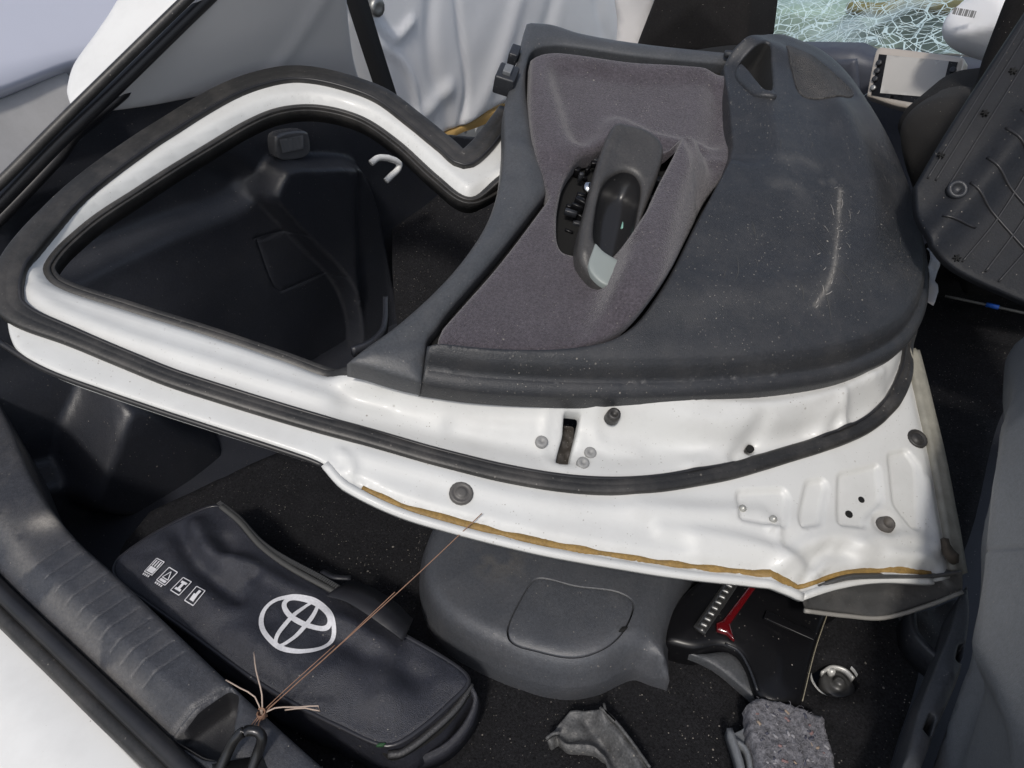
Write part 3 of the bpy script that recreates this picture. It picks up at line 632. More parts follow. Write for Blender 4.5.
def door_h(p, d, rim=True):
    h = .028*sstep(-.02, .02, sdist(p, shelf))
    h = h - .010*np.exp(-(seg_dist(p, trough, False)/.018)**2)
    h = h + .005*np.exp(-(seg_dist(p, frame_mid, False)/.010)**2)
    for c_, a in embc:
        s_ = sdist(p, c_); h = h - a*np.clip((s_+.0025)/.005, 0, 1)
    for c_, a, w_ in bulg: h = h + a*np.exp(-(seg_dist(p, c_, False)/w_)**2)
    for c_, a, w_ in creases: h = h + a*np.maximum(1 - seg_dist(p, c_, False)/w_, 0)
    h = h - .008*np.exp(-(seg_dist(p, groove, False)/.006)**2)
    h = h - .006*sstep(.02, -.01, sdist(p, dent_px)*-1)*(.6+.6*vnoise(p, 45, 3))
    h = h + .0018*vnoise(p, 7, 3) + .0006*vnoise(p, 25, 9)
    h = h - .004*sstep(.019, .012, np.linalg.norm(p - bufr, axis=1))
    hd = seg_dist(p, d_hole, True)
    h = h - .012*sstep(.014, .0, hd)
    h = h - .012*sstep(.03, .0, seg_dist(p, side_far, False))
    return h - .6*fillet(d, .006)
panel = patch('inner_panel', DF, d_out, door_h, paint, door, holes=[d_hole, slot_c, oval], res=.0062, rings=(.0015, .004), skirt=.022, skirt_in=.004,
    extra=near_lines([groove], (-.008, -.004, 0, .004, .008)) + near_lines([np.concatenate([c_, c_[:1]]) for c_, a in embc], (-.006, -.003, 0, .003, .006)))
def on_door(pts, lift=0., closed=False, step=.008):
    c_ = pxc(DF, pts, 0, closed, step); return DF.W(c_, door_h(c_, np.full(len(c_), 1.)) + lift)
def on_uv(c_, lift=0.): return DF.W(c_, door_h(c_, np.full(len(c_), 1.)) + lift)
# rubber seal: broad flat lip along the window frame, round bead along the shut face
n_s = len(seal_in); L_ = np.concatenate([[0], np.cumsum(np.linalg.norm(np.diff(seal_in, axis=0), axis=1))])
tip = np.argmin(np.linalg.norm(seal_in - DF.px([(9, 300)])[0], axis=1)); s_tip = L_[tip]
ws_ = 1.4 - .55*sstep(s_tip - .05, s_tip + .12, L_)
prof_s = [(-.0115, -.012), (.0115, -.012), (.012, .000), (.0108, .0022), (.0095, .0032), (.0025, .0042), (.0010, .0038), (-.0010, .0038), (-.0025, .0042), (-.0095, .0032), (-.0108, .0022), (-.012, .000)]
sweep('rubber_seal', on_uv(seal_in, .004), prof_s, rubber, door, up=DF.ez, scale=np.stack([ws_, .8+.2*ws_], 1))
lip_c = seal_in + 0
tt = np.gradient(lip_c, axis=0); tt /= np.linalg.norm(tt, axis=1)[:, None]; nn_ = np.stack([-tt[:, 1], tt[:, 0]], 1)
for sg in (1,):
    q = lip_c + nn_*(.010*ws_[:, None]); q2 = lip_c - nn_*(.0105*ws_[:, None])
inner_side = q if seg_dist(q[tip+40:tip+41], d_hole, True)[0] < seg_dist(q2[tip+40:tip+41], d_hole, True)[0] else q2
sweep('seal_lip', on_uv(inner_side, .0035), [(-.0022, -.006), (.0022, -.006), (.0022, .0035), (0, .005), (-.0022, .0035)], rubber_clean, door, up=DF.ez)
# window channel round the opening and trailing dark strip
pth = on_uv(d_hole, .0)
prof_c = [(-.009, -.026), (.004, -.026), (.005, .001), (.0045, .0022), (.003, .0026), (-.001, .0012), (-.0075, -.0035), (-.0085, -.005)]
a_uv = d_hole.mean(0)
area_ = np.sum(d_hole[:, 0]*np.roll(d_hole[:, 1], -1) - d_hole[:, 1]*np.roll(d_hole[:, 0], -1))
sg = 1 if area_ > 0 else -1
sweep('window_channel', pth, [(x*-1*sg*1.15, y) for x, y in prof_c], rubber, door, up=DF.ez, closed=True)
inn = d_hole + 0
tq = np.roll(inn, -1, 0)-np.roll(inn, 1, 0); tq /= np.linalg.norm(tq, axis=1)[:, None]; inn = inn + np.stack([-tq[:, 1], tq[:, 0]], 1)*.007*sg
sweep('window_channel_lip', DF.W(inn, -.012), [(-.004, -.016), (.004, -.016), (.004, -.004), (.0035, -.003), (-.0035, .001), (-.004, .0)], rubber, door, up=DF.ez, closed=True)
sweep('edge_strip', on_door([(-4, 338), (40, 365), (100, 388), (200, 422), (305, 456), (325, 464)], -.006), circ(.0035, 6), rubber_clean, door, up=DF.ez)
sweep('sealant_bead', on_uv(groove, .0022)[2:], [(-.0055, -.003), (.0055, -.003), (.0045, .001), (0, .0018), (-.0045, .001)], sealant, door, up=DF.ez, scale=(.8+.35*vnoise(np.stack([np.arange(len(groove))*.35, np.zeros(len(groove))], 1), 1, 3))[2:])
# folded hem along the shut edge
hem = [(325, 463), (345, 484), (400, 511), (470, 532), (560, 553), (680, 573), (770, 584), (805, 596)]
sweep('hem_flange', on_door(hem, -.004), [(-.006, -.006), (.004, -.006), (.005, .003), (-.004, .004)], paint, door, up=DF.ez)
sweep('hem_flange', on_door([(805, 595), (840, 584), (880, 578), (935, 580)], -.004), [(-.004, -.006), (.004, -.006), (.004, .003), (-.004, .003)], paint, door, up=DF.ez)
# lower edge: grimy ribbed strip
sweep('bottom_strip', on_door([(914, 348), (927, 400), (941, 458), (952, 515), (962, 570)], .008), [(-.010, -.02), (.010, -.02), (.011, .0), (.006, .004), (.002, .001), (-.002, .004), (-.006, .001), (-.010, .002)], M('grimy grey strip', (.27, .26, .22), .6, (200, .6), .2, var=.35, vscale=60), door, up=DF.ez)
# torn lower corner skirt
TC = frame3(DF.W(DF.px([(805, 600)], -.02), -.02)[0], DF.W(DF.px([(960, 590)], -.02), -.02)[0], DF.W(DF.px([(880, 612)], -.045), -.045)[0])
patch('torn_skirt', TC, pxc(TC, [(802, 594, 1), (850, 580), (930, 577), (963, 572, 1), (962, 592, 1), (930, 604), (885, 617), (850, 616), (806, 611, 1)]), lambda p, d: .004*vnoise(p, 20, 5) - .022*sstep(.004, .014, d), M('grimy skirt plastic', (.06, .06, .06), .42, (160, .6), .15, var=.3, film=.3), door, res=.006, rings=(.0015, .005), solid=.003)
sweep('skirt_rim', TC.W(curve(TC.px([(804, 610), (845, 615), (884, 617), (930, 604), (962, 591)], .002), False, .01), .003), circ(.0028, 6), M('highlight grey edge', (.26, .25, .23), .5, (150, .6), .1, var=.3), door, up=TC.ez)  # paler bead along the skirt, a rim highlight put into its colour
mud = DF.W(DF.px([(947, 548)]), .004)[0]
mf = Frame(mud, DF.ex, DF.ez)
patch('mud_cake', mf, pxc(mf, [(942, 538), (946, 540), (956, 556), (958, 563), (952, 562), (945, 553)]), lambda p, d: .004+.004*vnoise(p, 120)+.004*sstep(0, .006, d), M('brown mud', (.07, .055, .04), .9, (200, 1), 0, var=.4, vscale=90), door, res=.003, skirt=.01)
# latch slot depth, fixings
patch('latch_pocket', Frame(DF.W(slot_c.mean(0), -.0)[0], DF.ex, DF.ez), slot_c*1.0 - slot_c.mean(0), lambda p, d: -.022 + .004*vnoise(p, 150), M('dirty latch', (.03, .025, .02), .6, (200, 1), .4), door, res=.004)
def fix(name, x, y, prof, m, lift=0., n=16):
    u = DF.px([(x, y)], 0); q_ = u + np.array([(0, 0), (.006, 0), (-.006, 0), (0, .006), (0, -.006)]); c_ = DF.W(u, max(door_h(q_, np.ones(5))) + lift)[0]; return lathe(name, c_, DF.ez, prof, m, door, n)
for x, y in ((542, 441), (592, 450), (583, 463)):
    s_ = fix('latch_screw', x, y, [(.0075, -.004), (.0075, .0006), (.0062, .0016), (.003, .0016), (.002, .0)], M('dull grey screw', (.26, .26, .255), .5))
fix('rubber_buffer', 608, 424, [(.009, -.004), (.0085, .006), (.0075, .011), (.004, .011), (.0035, .007)], rubber)
cl_p = [(.0135, -.004), (.0135, .001), (.0115, .003), (.0095, .0015), (.007, .001), (.006, .003), (.003, .0034)]
fix('trim_clip', 461, 494, cl_p, M('brown plastic clip', (.09, .085, .08), .5, None, .2))
fix('rubber_plug', 917, 439, [(.0135, -.004), (.0135, .002), (.011, .0035), (.009, .001), (.0085, .001), (.0065, .0035), (.002, .004)], rubber)
fix('rubber_buffer', 885, 525, [(.0105, -.004), (.0105, .003), (.0085, .0095), (.0062, .0095), (.005, .004)], M('worn brown rubber', (.08, .072, .065), .6, None, .2))
for x, y, r_ in ((754, 445, .0042), (864, 498, .0035), (851, 513, .004), (787, 383, .004), (812, 389, .003)):
    fix('panel_hole', x, y, [(r_*1.2, -.003), (r_*1.2, .0006), (r_*.6, .0008)], hole_m, n=10)
for x, y in ((742, 509), (772, 520), (670, 396)):
    fix('weld_stud', x, y, [(.0045, -.003), (.0045, .001), (.003, .0025), (.002, .004)], M('dull stud', (.45, .45, .42), .4, metal=.5), n=10)

# ================================================================ the loose door trim lying on the door
TW = .055
trim = thing('door_trim_panel', 'loose charcoal door trim panel with mauve cloth insert lying on the white door', 'door trim', DF.W([(.75, .35)], .03)[0])
edge_px = [(420, 386), (470, 393), (540, 397), (620, 398), (700, 396), (780, 390), (840, 380), (880, 364), (905, 347), (922, 322), (929, 295), (928, 262), (920, 225), (908, 190), (893, 155), (873, 120), (848, 86), (820, 62), (795, 50), (765, 39)]
t_edge = pxc(DF, edge_px, TW-.012, False)
seam_px = [(428, 347), (440, 346), (480, 350), (530, 352), (575, 350), (608, 344), (632, 330), (652, 305), (670, 275), (690, 235), (712, 192), (728, 162), (736, 150)]
lower_px = [(420, 386, 1, TW-.012)] + [(a, b, 0, TW-.012) for a, b in edge_px[1:-1]] + [(765, 39, 1), (748, 46), (731, 54), (726, 62, 1), (727, 90), (729, 120), (731, 150, 1), (726, 166), (711, 196)] + [p for p in seam_px[::-1][3:-1]] + [(427, 347, 1), (424, 365)]
lower = pxc(DF, lower_px, TW + .02, True, .007)
pull = pxc(DF, [(741, 62), (752, 53), (764, 50), (768, 62), (768, 90), (766, 100), (758, 103), (750, 88)], TW+.03, True, .004)
scr_l = pxc(DF, [(842, 188), (841, 205), (839, 235), (836, 260), (829, 285), (820, 300)], TW+.05, False)
scr_2 = [pxc(DF, q, TW+.05, False) for q in ([(780, 162), (800, 160), (815, 166)], [(772, 188), (788, 186), (796, 190)], [(822, 183), (838, 178)], [(785, 280), (815, 290)])]
def dome(p): return seg_dist(p, t_edge, False)
crease_l = pxc(DF, [(800, 45), (790, 110), (740, 165), (690, 260), (630, 345)], TW+.05, False)
sp_c = pxc(DF, [(784, 50), (802, 56), (830, 73), (854, 93), (838, 103), (816, 106), (797, 102), (789, 80)], TW+.03, True, .005)
ear = pxc(DF, [(727, 58), (728, 90), (730, 130), (731, 152)], TW+.03, False)
def lower_h(p, d):
    e = dome(p)
    h = TW - .004 + np.interp(e, [0, .017, .024, .034, .05, .075, .26, .5], [0, .0015, .019, .028, .033, .037, .060, .062]) - .030*sstep(.06, .0, seg_dist(p, ear, False))
    h = h + .004*vnoise(p, 4, 6) - .004*plateau(sp_c, 1, .02)(p)
    h = h + .010*np.exp(-((e-.115)/.03)**2)*sstep(.55, .9, p[:, 0])
    return h - fillet(d, .004) - .006*sstep(.010, .0, e)
def wear_l(p):
    a = (.45+.3*vnoise(p, 40, 2))*np.exp(-(seg_dist(p, scr_l, False)/.0026)**2) + .10*np.exp(-(seg_dist(p, scr_l, False)/.012)**2)
    for k, c_ in enumerate(scr_2): a = a + (.13 if k < 2 else .2)*np.exp(-(seg_dist(p, c_, False)/(.010 if k < 2 else .0025))**2)
    return np.clip(a, 0, 1)
tl = patch('lower_panel', DF, lower, lower_h, plastic_trim, trim, holes=[pull], res=.009, rings=(.001, .003, .006), skirt=.024, extra=near_lines([scr_l], (-.008, -.005, -.0025, 0, .0025, .005, .008)) + near_lines([t_edge], [k_*.0028 for k_ in range(4, 13)]) + near_lines([t_edge], [-k_*.0028 for k_ in range(4, 13)]), af={'wear': wear_l})
def on_trim(c_, f, lift): return DF.W(c_, f(c_, np.ones(len(c_))) + lift)
patch('speaker_grille', DF, sp_c, lambda p, d: lower_h(p, np.ones(len(p))) + .0025 - fillet(d, .002), M('speaker grille plastic', (.03, .029, .029), .6, (420, 2.0, 'v'), .15, film=.25), tl, res=.006, rings=(.0008, .002), skirt=.004)
# pull-handle opening in the corner
patch('pull_pocket', DF, pull*1., lambda p, d: lower_h(p, np.ones(len(p))) - .035*sstep(0, .01, d) - .004, hole_m, tl, res=.005)
ps = DF.W(DF.px([(762, 96)], TW+.03), TW+.035)[0]
lathe('screw', ps, DF.ez, [(.009, -.01), (.009, 0), (.006, .003), (.002, .001)], steel_black, tl, 12)
lip = pxc(DF, [(741, 62), (746, 72), (752, 90), (758, 103), (768, 107), (768, 112), (752, 106), (744, 92), (737, 72)], TW+.03)
patch('pull_lip', DF, lip, lambda p, d: lower_h(p, np.ones(len(p))) + .006 - fillet(d, .004), plastic_trim, tl, res=.006, rings=(.001, .003), skirt=.01)
V = []; Fc = []
for k in range(38):
    t_ = rng.uniform(0, 1); c_ = scr_l[int(t_*(len(scr_l)-1))] + rng.normal(0, .0035, 2) + (rng.normal(0, .012, 2) if k % 6 == 0 else 0)
    a = rng.normal(math.atan2(*(scr_l[-1]-scr_l[0])[::-1]), .4); l_ = rng.uniform(.003, .012)*(1.6 if k % 9 == 0 else 1); wd = rng.uniform(.00025, .0006)
    dr = np.array((math.cos(a), math.sin(a))); no = np.array((-dr[1], dr[0])); b0 = len(V)
    for q in (-.5, 0, .5):
        m_ = c_ + dr*l_*q + no*l_*.05*(1-4*q*q)
        hgt = lower_h(m_[None], np.ones(1))[0] + .0006 + .0006*(1-4*q*q)
        V += [DF.W((m_+no*wd)[None], hgt)[0], DF.W((m_-no*wd)[None], hgt)[0]]
    Fc += [(b0, b0+1, b0+3, b0+2), (b0+2, b0+3, b0+5, b0+4)]
sf_ = mk('scuff_fibres', V, Fc, M('pale scuffed plastic', (.22, .21, .195), .7), tl, smooth=False); sf_['kind'] = 'stuff'
V = []; Fc = []; lo_, hi_ = lower.min(0), lower.max(0)
for k in range(110):
    c_ = lo_ + (hi_ - lo_)*rng.uniform(0, 1, 2)
    if not inside(c_[None], lower)[0] or seg_dist(c_[None], lower, True)[0] < .05: continue
    a = rng.normal(1.9, .5); l_ = rng.uniform(.012, .06); wd = rng.uniform(.00018, .0004); cv = rng.uniform(-.12, .12)
    dr = np.array((math.cos(a), math.sin(a))); no = np.array((-dr[1], dr[0])); b0 = len(V)
    for q in np.linspace(-.5, .5, 7):
        m_ = c_ + dr*l_*q + no*l_*cv*(1-4*q*q); hg = lower_h(m_[None], np.ones(1))[0] + .0005; w2 = wd*(1-3.6*q*q)
        V += [DF.W((m_+no*w2)[None], hg)[0], DF.W((m_-no*w2)[None], hg)[0]]
    Fc += [(b0+2*j, b0+2*j+1, b0+2*j+3, b0+2*j+2) for j in range(6)]
hl = mk('hairline_scratches', V, Fc, M('light scratched plastic', (.075, .074, .07), .6), tl, smooth=False); hl['kind'] = 'stuff'
# cloth insert
up_px = [(532, 54, 1), (560, 52), (640, 62), (732, 70, 1), (735, 100), (737, 125), (738, 150)]
cl_px = up_px + [(730, 166), (710, 192), (688, 235), (668, 274), (650, 303), (630, 327), (607, 340), (575, 346), (530, 348), (480, 346), (446, 342), (439, 336), (444, 322, 1), (500, 258), (552, 190, 1), (545, 170), (536, 140), (531, 100)]
cloth = pxc(DF, cl_px, TW+.02, True, .007)
rest = pxc(DF, [(605, 140), (655, 142), (700, 156), (733, 150), (712, 205), (676, 275), (645, 322), (605, 336), (597, 300), (612, 265), (585, 250), (580, 200), (588, 160)], TW+.05)
cav = pxc(DF, [(584, 149), (600, 144), (625, 132), (660, 148), (674, 152), (668, 168), (650, 203), (636, 232), (615, 252), (590, 245), (566, 238), (561, 210), (565, 180), (572, 162)], TW+.03, True, .005)
uprec = pxc(DF, [(553, 62), (640, 70), (724, 78), (730, 140), (660, 135), (618, 118), (600, 138), (585, 146), (570, 140), (558, 110)], TW+.02)
dip = pxc(DF, [(672, 154), (690, 151), (738, 152), (742, 168), (714, 205), (700, 215), (688, 190)], TW+.03)
arm_l = pxc(DF, [(676, 150), (664, 172), (650, 204), (637, 236), (628, 268), (614, 308), (598, 338)], TW+.045, False)
arm_r = pxc(DF, [(676, 150, 1), (664, 172), (650, 204), (637, 236), (628, 268), (614, 308), (598, 338, 1), (632, 334), (662, 292), (700, 222), (744, 165, 1), (742, 152, 1)], TW+.03)
def cloth_h(p, d):
    dl = seg_dist(p, arm_l, False); ins = sstep(-.010, .006, sdist(p, arm_r))
    fade = sstep(0, .10, np.linalg.norm(p - arm_l[-1], axis=1))*.75 + .25
    tp = np.clip(np.linalg.norm(p - arm_l[0], axis=1)/np.linalg.norm(arm_l[-1]-arm_l[0]), 0, 1); wv_ = .060 + .05*tp
    arm = ins*(1 - .8*sstep(.30, 1.0, dl/wv_)) + (1-ins)*np.exp(-(dl/.016)**2)
    h = TW + .010 + .056*fade*arm - .010*sstep(-.006, .016, sdist(p, dip)) - .014*sstep(-.006, .020, sdist(p, uprec)) + .012*sstep(-.02, .02, sdist(p, upp)) + .002*vnoise(p, 10, 7)
    return h - fillet(d, .007)
upp = pxc(DF, [(545, 40), (700, 50), (706, 146), (690, 146), (640, 140), (600, 150), (560, 160), (540, 140)], TW+.02)
back_px = [(430, 380), (700, 390), (850, 372), (915, 320), (915, 230), (860, 110), (770, 48), (640, 56), (535, 45), (515, 90), (510, 160), (490, 235), (410, 325), (370, 362)]
patch('backing_board', DF, pxc(DF, back_px, TW-.02), lambda p, d: TW - .0195 - 0*d, hole_m, trim, holes=[], res=.03, skirt=.004)
ci = patch('cloth_insert', DF, cloth, cloth_h, fabric, trim, holes=[cav], res=.009, rings=(.0012, .004, .008), skirt=.02)
# belt-line trim along the window side
belt_px = [(526, 27, 1), (522, 40), (517, 62), (510, 88), (504, 110), (503, 150), (497, 195), (482, 235), (450, 280), (400, 328), (347, 367, 1), (385, 378), (421, 386, 1), (424, 366), (427, 345), (437, 332), (445, 320), (500, 256), (552, 189, 1), (541, 165), (531, 130), (525, 95), (527, 65), (535, 53), (560, 50), (640, 61), (732, 69, 1), (735, 58, 1), (640, 48), (580, 38), (550, 29)]
belt = pxc(DF, belt_px, TW-.010, True, .006)
outer_b = pxc(DF, [(503, 120), (503, 150), (497, 195), (482, 235), (450, 280), (400, 328), (347, 367)], TW-.01, False)
crs = pxc(DF, [(523, 150), (528, 190), (480, 255), (420, 318), (372, 352), (425, 347)], TW+.01, False)
def belt_h(p, d): return TW - .001 + .007*np.maximum(1 - seg_dist(p, crs, False)/.03, 0) + .004*sstep(0, .012, d) - fillet(d, .004)
patch('belt_trim', DF, belt, belt_h, plastic_belt, trim, res=.008, rings=(.001, .003, .006), skirt=.026)
cp = [DF.W(DF.px([q], TW), TW)[0] for q in ((506, 80), (514, 55))]
rbox('trim_clip', cp[0], DF.ex, DF.ey, DF.ez, (.030, .038, .03), .003, plastic_black, trim)
rbox('trim_clip', cp[1], DF.ex, DF.ey, DF.ez, (.014, .028, .02), .002, plastic_black, trim)
rbox('clip_tongue', cp[0]+DF.ez*.017, DF.ex, DF.ey, DF.ez, (.012, .02, .008), .001, plastic_grey, trim)
sweep('cable_tab', [DF.W(DF.px([q], TW), TW+.012)[0] for q in ((722, 60), (735, 62), (742, 68))], circ(.006, 6), plastic_black, trim, up=DF.ez)
# cavity behind the handle with the switch mechanism
patch('handle_cavity', DF, curve(DF.px([(560, 140), (690, 130), (690, 250), (560, 260)], TW+.03), True, .01, range(4)), lambda p, d: TW - .016 + .001*vnoise(p, 60), hole_m, trim, res=.012)
for k in range(34):
    x, y = (rng.uniform(568, 597), rng.uniform(155, 232)) if k < 26 else (rng.uniform(648, 662), rng.uniform(158, 200))
    c_ = DF.W(DF.px([(x, y)], TW), TW - .012 + rng.uniform(-.008, .016))[0]; a = rng.uniform(-.4, .4)
    e1 = DF.ex*math.cos(a)+DF.ey*math.sin(a); e2 = np.cross(DF.ez, e1)
    rbox('mechanism_block', c_, e1, e2, DF.ez, (rng.uniform(.004, .02), rng.uniform(.003, .011), rng.uniform(.004, .018)), .0008, plastic_gloss if k % 3 else plastic_black, trim, 1)
lathe('mechanism_rivet', DF.W(DF.px([(590, 190)], TW+.01), TW+.014)[0], DF.ez+DF.ex*.5, [(.010, -.006), (.010, 0), (.006, .003)], chrome, trim, 12)
# handle surround
HB = TW + .055
hb_px = [(611, 129), (622, 126), (642, 130), (659, 140), (664, 150), (660, 172), (648, 205), (639, 235), (630, 262), (619, 275), (608, 270), (594, 258), (584, 243), (583, 225), (590, 195), (600, 155)]
hb = pxc(DF, hb_px, HB, True, .004)
hh_px = [(603, 184), (611, 173), (624, 167), (636, 170), (643, 181), (642, 198), (638, 222), (632, 247), (622, 245), (608, 238), (599, 228), (599, 205)]
hh_c = pxc(DF, hh_px, HB, True, .004)
hcr = pxc(DF, [(617, 128), (604, 165), (596, 200), (590, 240)], HB, False)
ax0, ax1 = DF.px([(625, 128), (611, 275)], HB); axl = np.linalg.norm(ax1-ax0); axd = (ax1-ax0)/axl
def tilt(p): return .006 - .034*np.clip(((p-ax0) @ axd)/axl, 0, 1)
def hb_h(p, d): return HB + tilt(p) + .004*np.exp(-(seg_dist(p, hcr, False)/.008)**2) - fillet(d, .008)
hs = patch('handle_surround', DF, hb, hb_h, M('warm dark handle plastic', (.048, .046, .045), .4, (700, .4), .04, film=.12, mott=0.25), trim, holes=[hh_c], res=.006, rings=(.001, .003, .007), skirt=.022)
patch('handle_cup', DF, hh_c, lambda p, d: HB + tilt(p) - .006 - .030*np.sqrt(np.clip(d/.016, 0, 1)), M('smooth dark cup', (.018, .018, .019), .3, None, .06), hs, res=.005, rings=(.001, .003))
rbox('cup_switch', DF.W(DF.px([(629, 219)], HB-.03), HB-.046)[0], DF.ex, DF.ey, DF.ez, (.012, .014, .008), .001, M('pale green switch', (.22, .42, .36), .4), hs, 1)
gi = pxc(DF, [(600, 231, 1), (610, 240), (629, 250, 1), (625, 262), (618, 271), (608, 268), (597, 258), (594, 250)], HB+.003, True, .003)
patch('handle_insert', DF, gi, lambda p, d: HB + tilt(p) + .003 - fillet(d, .0025), insert_m, hs, res=.005, rings=(.0006, .0015), skirt=.006)
# torn white edge showing past the trim
tw = Frame(DF.W(DF.px([(935, 262)], .02), .02)[0], DF.ex, DF.ez)
patch('torn_foil', tw, pxc(tw, [(929, 246, 1), (936, 244, 1), (942, 252, 1), (940, 266, 1), (936, 282, 1), (938, 292, 1), (934, 305, 1), (928, 300, 1)]), lambda p, d: .006*vnoise(p, 60, 2), M('torn white foil', (.55, .55, .55), .4), trim, res=.004, solid=.001)

# ================================================================ the tool bag
BZ = .085
BG = Frame((0, 0, BZ), _R, ZV)
bag = thing('tool_bag', 'black nylon zip bag with white oval emblem and four small printed icons', 'bag', AZ(290, 640, 0))
b_px = [(113, 570), (118, 558), (155, 532), (200, 509), (216, 505), (230, 511), (250, 534), (276, 558), (310, 580), (350, 603), (400, 632), (440, 655), (464, 672), (468, 682), (452, 700), (425, 724), (398, 742), (382, 744), (340, 726), (300, 706), (250, 676), (190, 632), (145, 600), (120, 582)]
b_out = pxc(BG, b_px, 0, True, .006)
bw = [(pxc(BG, q, 0, False), a, w_) for q, a, w_ in (([(175, 520), (195, 560), (225, 590), (240, 600)], -.008, .012), ([(190, 515), (215, 560), (250, 570)], .008, .014), ([(240, 560), (290, 585), (330, 600)], .007, .012), ([(225, 540), (255, 575)], -.006, .012), ([(150, 590), (220, 640), (300, 690)], .004, .015), ([(330, 640), (380, 660), (420, 680)], -.005, .016), ([(345, 615), (390, 650), (385, 700)], .006, .02), ([(200, 590), (240, 630), (260, 650)], .004, .02))]
def bag_h(p, d):
    h = .008*sstep(0, .05, d) + (.004*vnoise(p, 9, 3) + .0026*vnoise(p, 26, 5) + .0014*vnoise(p, 60, 8))*sstep(-.01, .03, d)
    k_ = sstep(.0, .035, d)
    for c_, a, w_ in bw: h = h + 1.5*k_*a*np.exp(-(seg_dist(p, c_, False)/w_)**2)
    return h - fillet(d, .004)
patch('top_cloth', BG, b_out, bag_h, nylon, bag, res=.006, rings=(.001, .0035, .006), skirt=.02, skirt_in=-.003)
def bag_on(c_, lift=0.): return BG.W(c_, bag_h(c_, np.full(len(c_), .2)) + lift)
def bag_in(c_, lift=0.): return BG.W(c_, bag_h(c_, seg_dist(c_, b_out, True)) + lift)
# piping round the edge
sweep('edge_piping', BG.W(b_out, -.003), circ(.0030, 8), M('satin black piping', (.022, .022, .026), .3, None, .02), bag, closed=True)
# side walls: loft from the edge down to the floor, bulging
nb = len(b_out); ctr = b_out.mean(0); rows = []
for k, (out_, z) in enumerate(((.0, -.008), (.004, -.02), (.010, -.04), (.008, -.06), (.0, -.075), (-.006, -.0845))):
    dr = b_out - ctr; dr /= np.linalg.norm(dr, axis=1)[:, None]
    wob = .004*vnoise(b_out, 18, k+2) + .003*vnoise(b_out, 45, 4)
    rows.append(BG.W(b_out + dr*(out_ + wob*(k > 0))[:, None], z))
V = np.concatenate(rows); Fc = []
for k in range(5):
    for i in range(nb): j = (i+1) % nb; Fc.append((k*nb+i, (k+1)*nb+i, (k+1)*nb+j, k*nb+j))
mk('side_gusset', V, Fc, nylon, bag)
# zipper along the far edge, with pale tape
z_px = [(222, 509), (240, 524), (262, 549), (290, 570), (330, 592), (372, 614)]
zc = pxc(BG, z_px, -.004, False, .004)
dz = zc - ctr; dz /= np.linalg.norm(dz, axis=1)[:, None]
sweep('zipper', BG.W(zc + dz*.009, -.004), [(-.006, -.003), (.006, -.003), (.005, .002), (.001, .003), (-.001, .003), (-.005, .002)], zipper_m, bag)
sweep('zipper_tape', BG.W(zc + dz*.001, .001), [(-.0035, -.002), (.0035, -.002), (.003, .0015), (-.003, .0015)], M('grey zip tape', (.06, .06, .058), .7, (600, .5)), bag)
V = []; Fc = []; zp = BG.W(zc + dz*.009, .0); zt = np.gradient(zp, axis=0); zt /= np.linalg.norm(zt, axis=1)[:, None]
zcum = np.concatenate([[0], np.cumsum(np.linalg.norm(np.diff(zp, axis=0), axis=1))])
for k, q in enumerate(np.arange(0, zcum[-1], .0032)):
    c_ = np.array([np.interp(q, zcum, zp[:, a_]) for a_ in range(3)]); t_ = np.array([np.interp(q, zcum, zt[:, a_]) for a_ in range(3)]); n_ = np.cross(ZV, t_); b0 = len(V)
    for h_ in (-.001, .0012):
        for x_, y_ in ((-.0011, -.003), (.0011, -.003), (.0011, .003), (-.0011, .003)): V.append(c_ + t_*x_ + n_*y_ + ZV*h_)
    Fc += [(b0+4, b0+5, b0+6, b0+7), (b0, b0+1, b0+5, b0+4), (b0+1, b0+2, b0+6, b0+5), (b0+2, b0+3, b0+7, b0+6), (b0+3, b0, b0+4, b0+7)]
zz = mk('zipper_teeth', V, Fc, M('grey zip teeth', (.09, .09, .09), .35, metal=.3), bag, smooth=False); zz['kind'] = 'stuff'
zc2 = pxc(BG, [(466, 680), (452, 702), (425, 727), (398, 746), (384, 748)], -.006, False, .004)
dz2 = zc2 - ctr; dz2 /= np.linalg.norm(dz2, axis=1)[:, None]
sweep('zipper', BG.W(zc2 + dz2*.006, -.012), [(-.003, -.005), (.003, -.005), (.003, .003), (-.003, .003)], zipper_m, bag)
op = pxc(BG, [(468, 684), (472, 692), (460, 712), (440, 735), (415, 752), (392, 762), (382, 752), (398, 746), (426, 726), (454, 702)], -.02, True, .006)
patch('zip_opening', Frame((0, 0, BZ-.018), _R, ZV), op, lambda p, d: .0*d, hole_m, bag, res=.01)
flap = curve([AZ(470, 686, .07), AZ(476, 700, .06), AZ(468, 722, .05), AZ(448, 745, .04), AZ(418, 760, .035), AZ(388, 765, .04)], False, .005)
sweep('opening_flap', flap, [(-.002, -.03), (.002, -.03), (.003, .004), (-.001, .006)], nylon, bag)
gt = AZ(381, 745, .085)
rbox('green_label', gt, _R, CF, ZV, (.008, .005, .004), .001, M('green label', (.015, .06, .02), .7), bag, 1)
# carry strap
stp = curve([AZ(338, 588, .094), AZ(358, 594, .100), AZ(378, 606, .101), AZ(394, 618, .096), AZ(408, 630, .084)], False, .006)
sweep('carry_strap', stp, [(-.021, -.0012), (.021, -.0012), (.021, .0012), (-.021, .0012)], nylon_edge, bag, up=[.2, .35, .9])
tag2 = curve([AZ(322, 571, .105), AZ(335, 577, .115), AZ(351, 578, .112)], False, .005)
sweep('strap_loop', tag2, [(-.003, -.001), (.003, -.001), (.003, .001), (-.003, .001)], nylon_edge, bag)
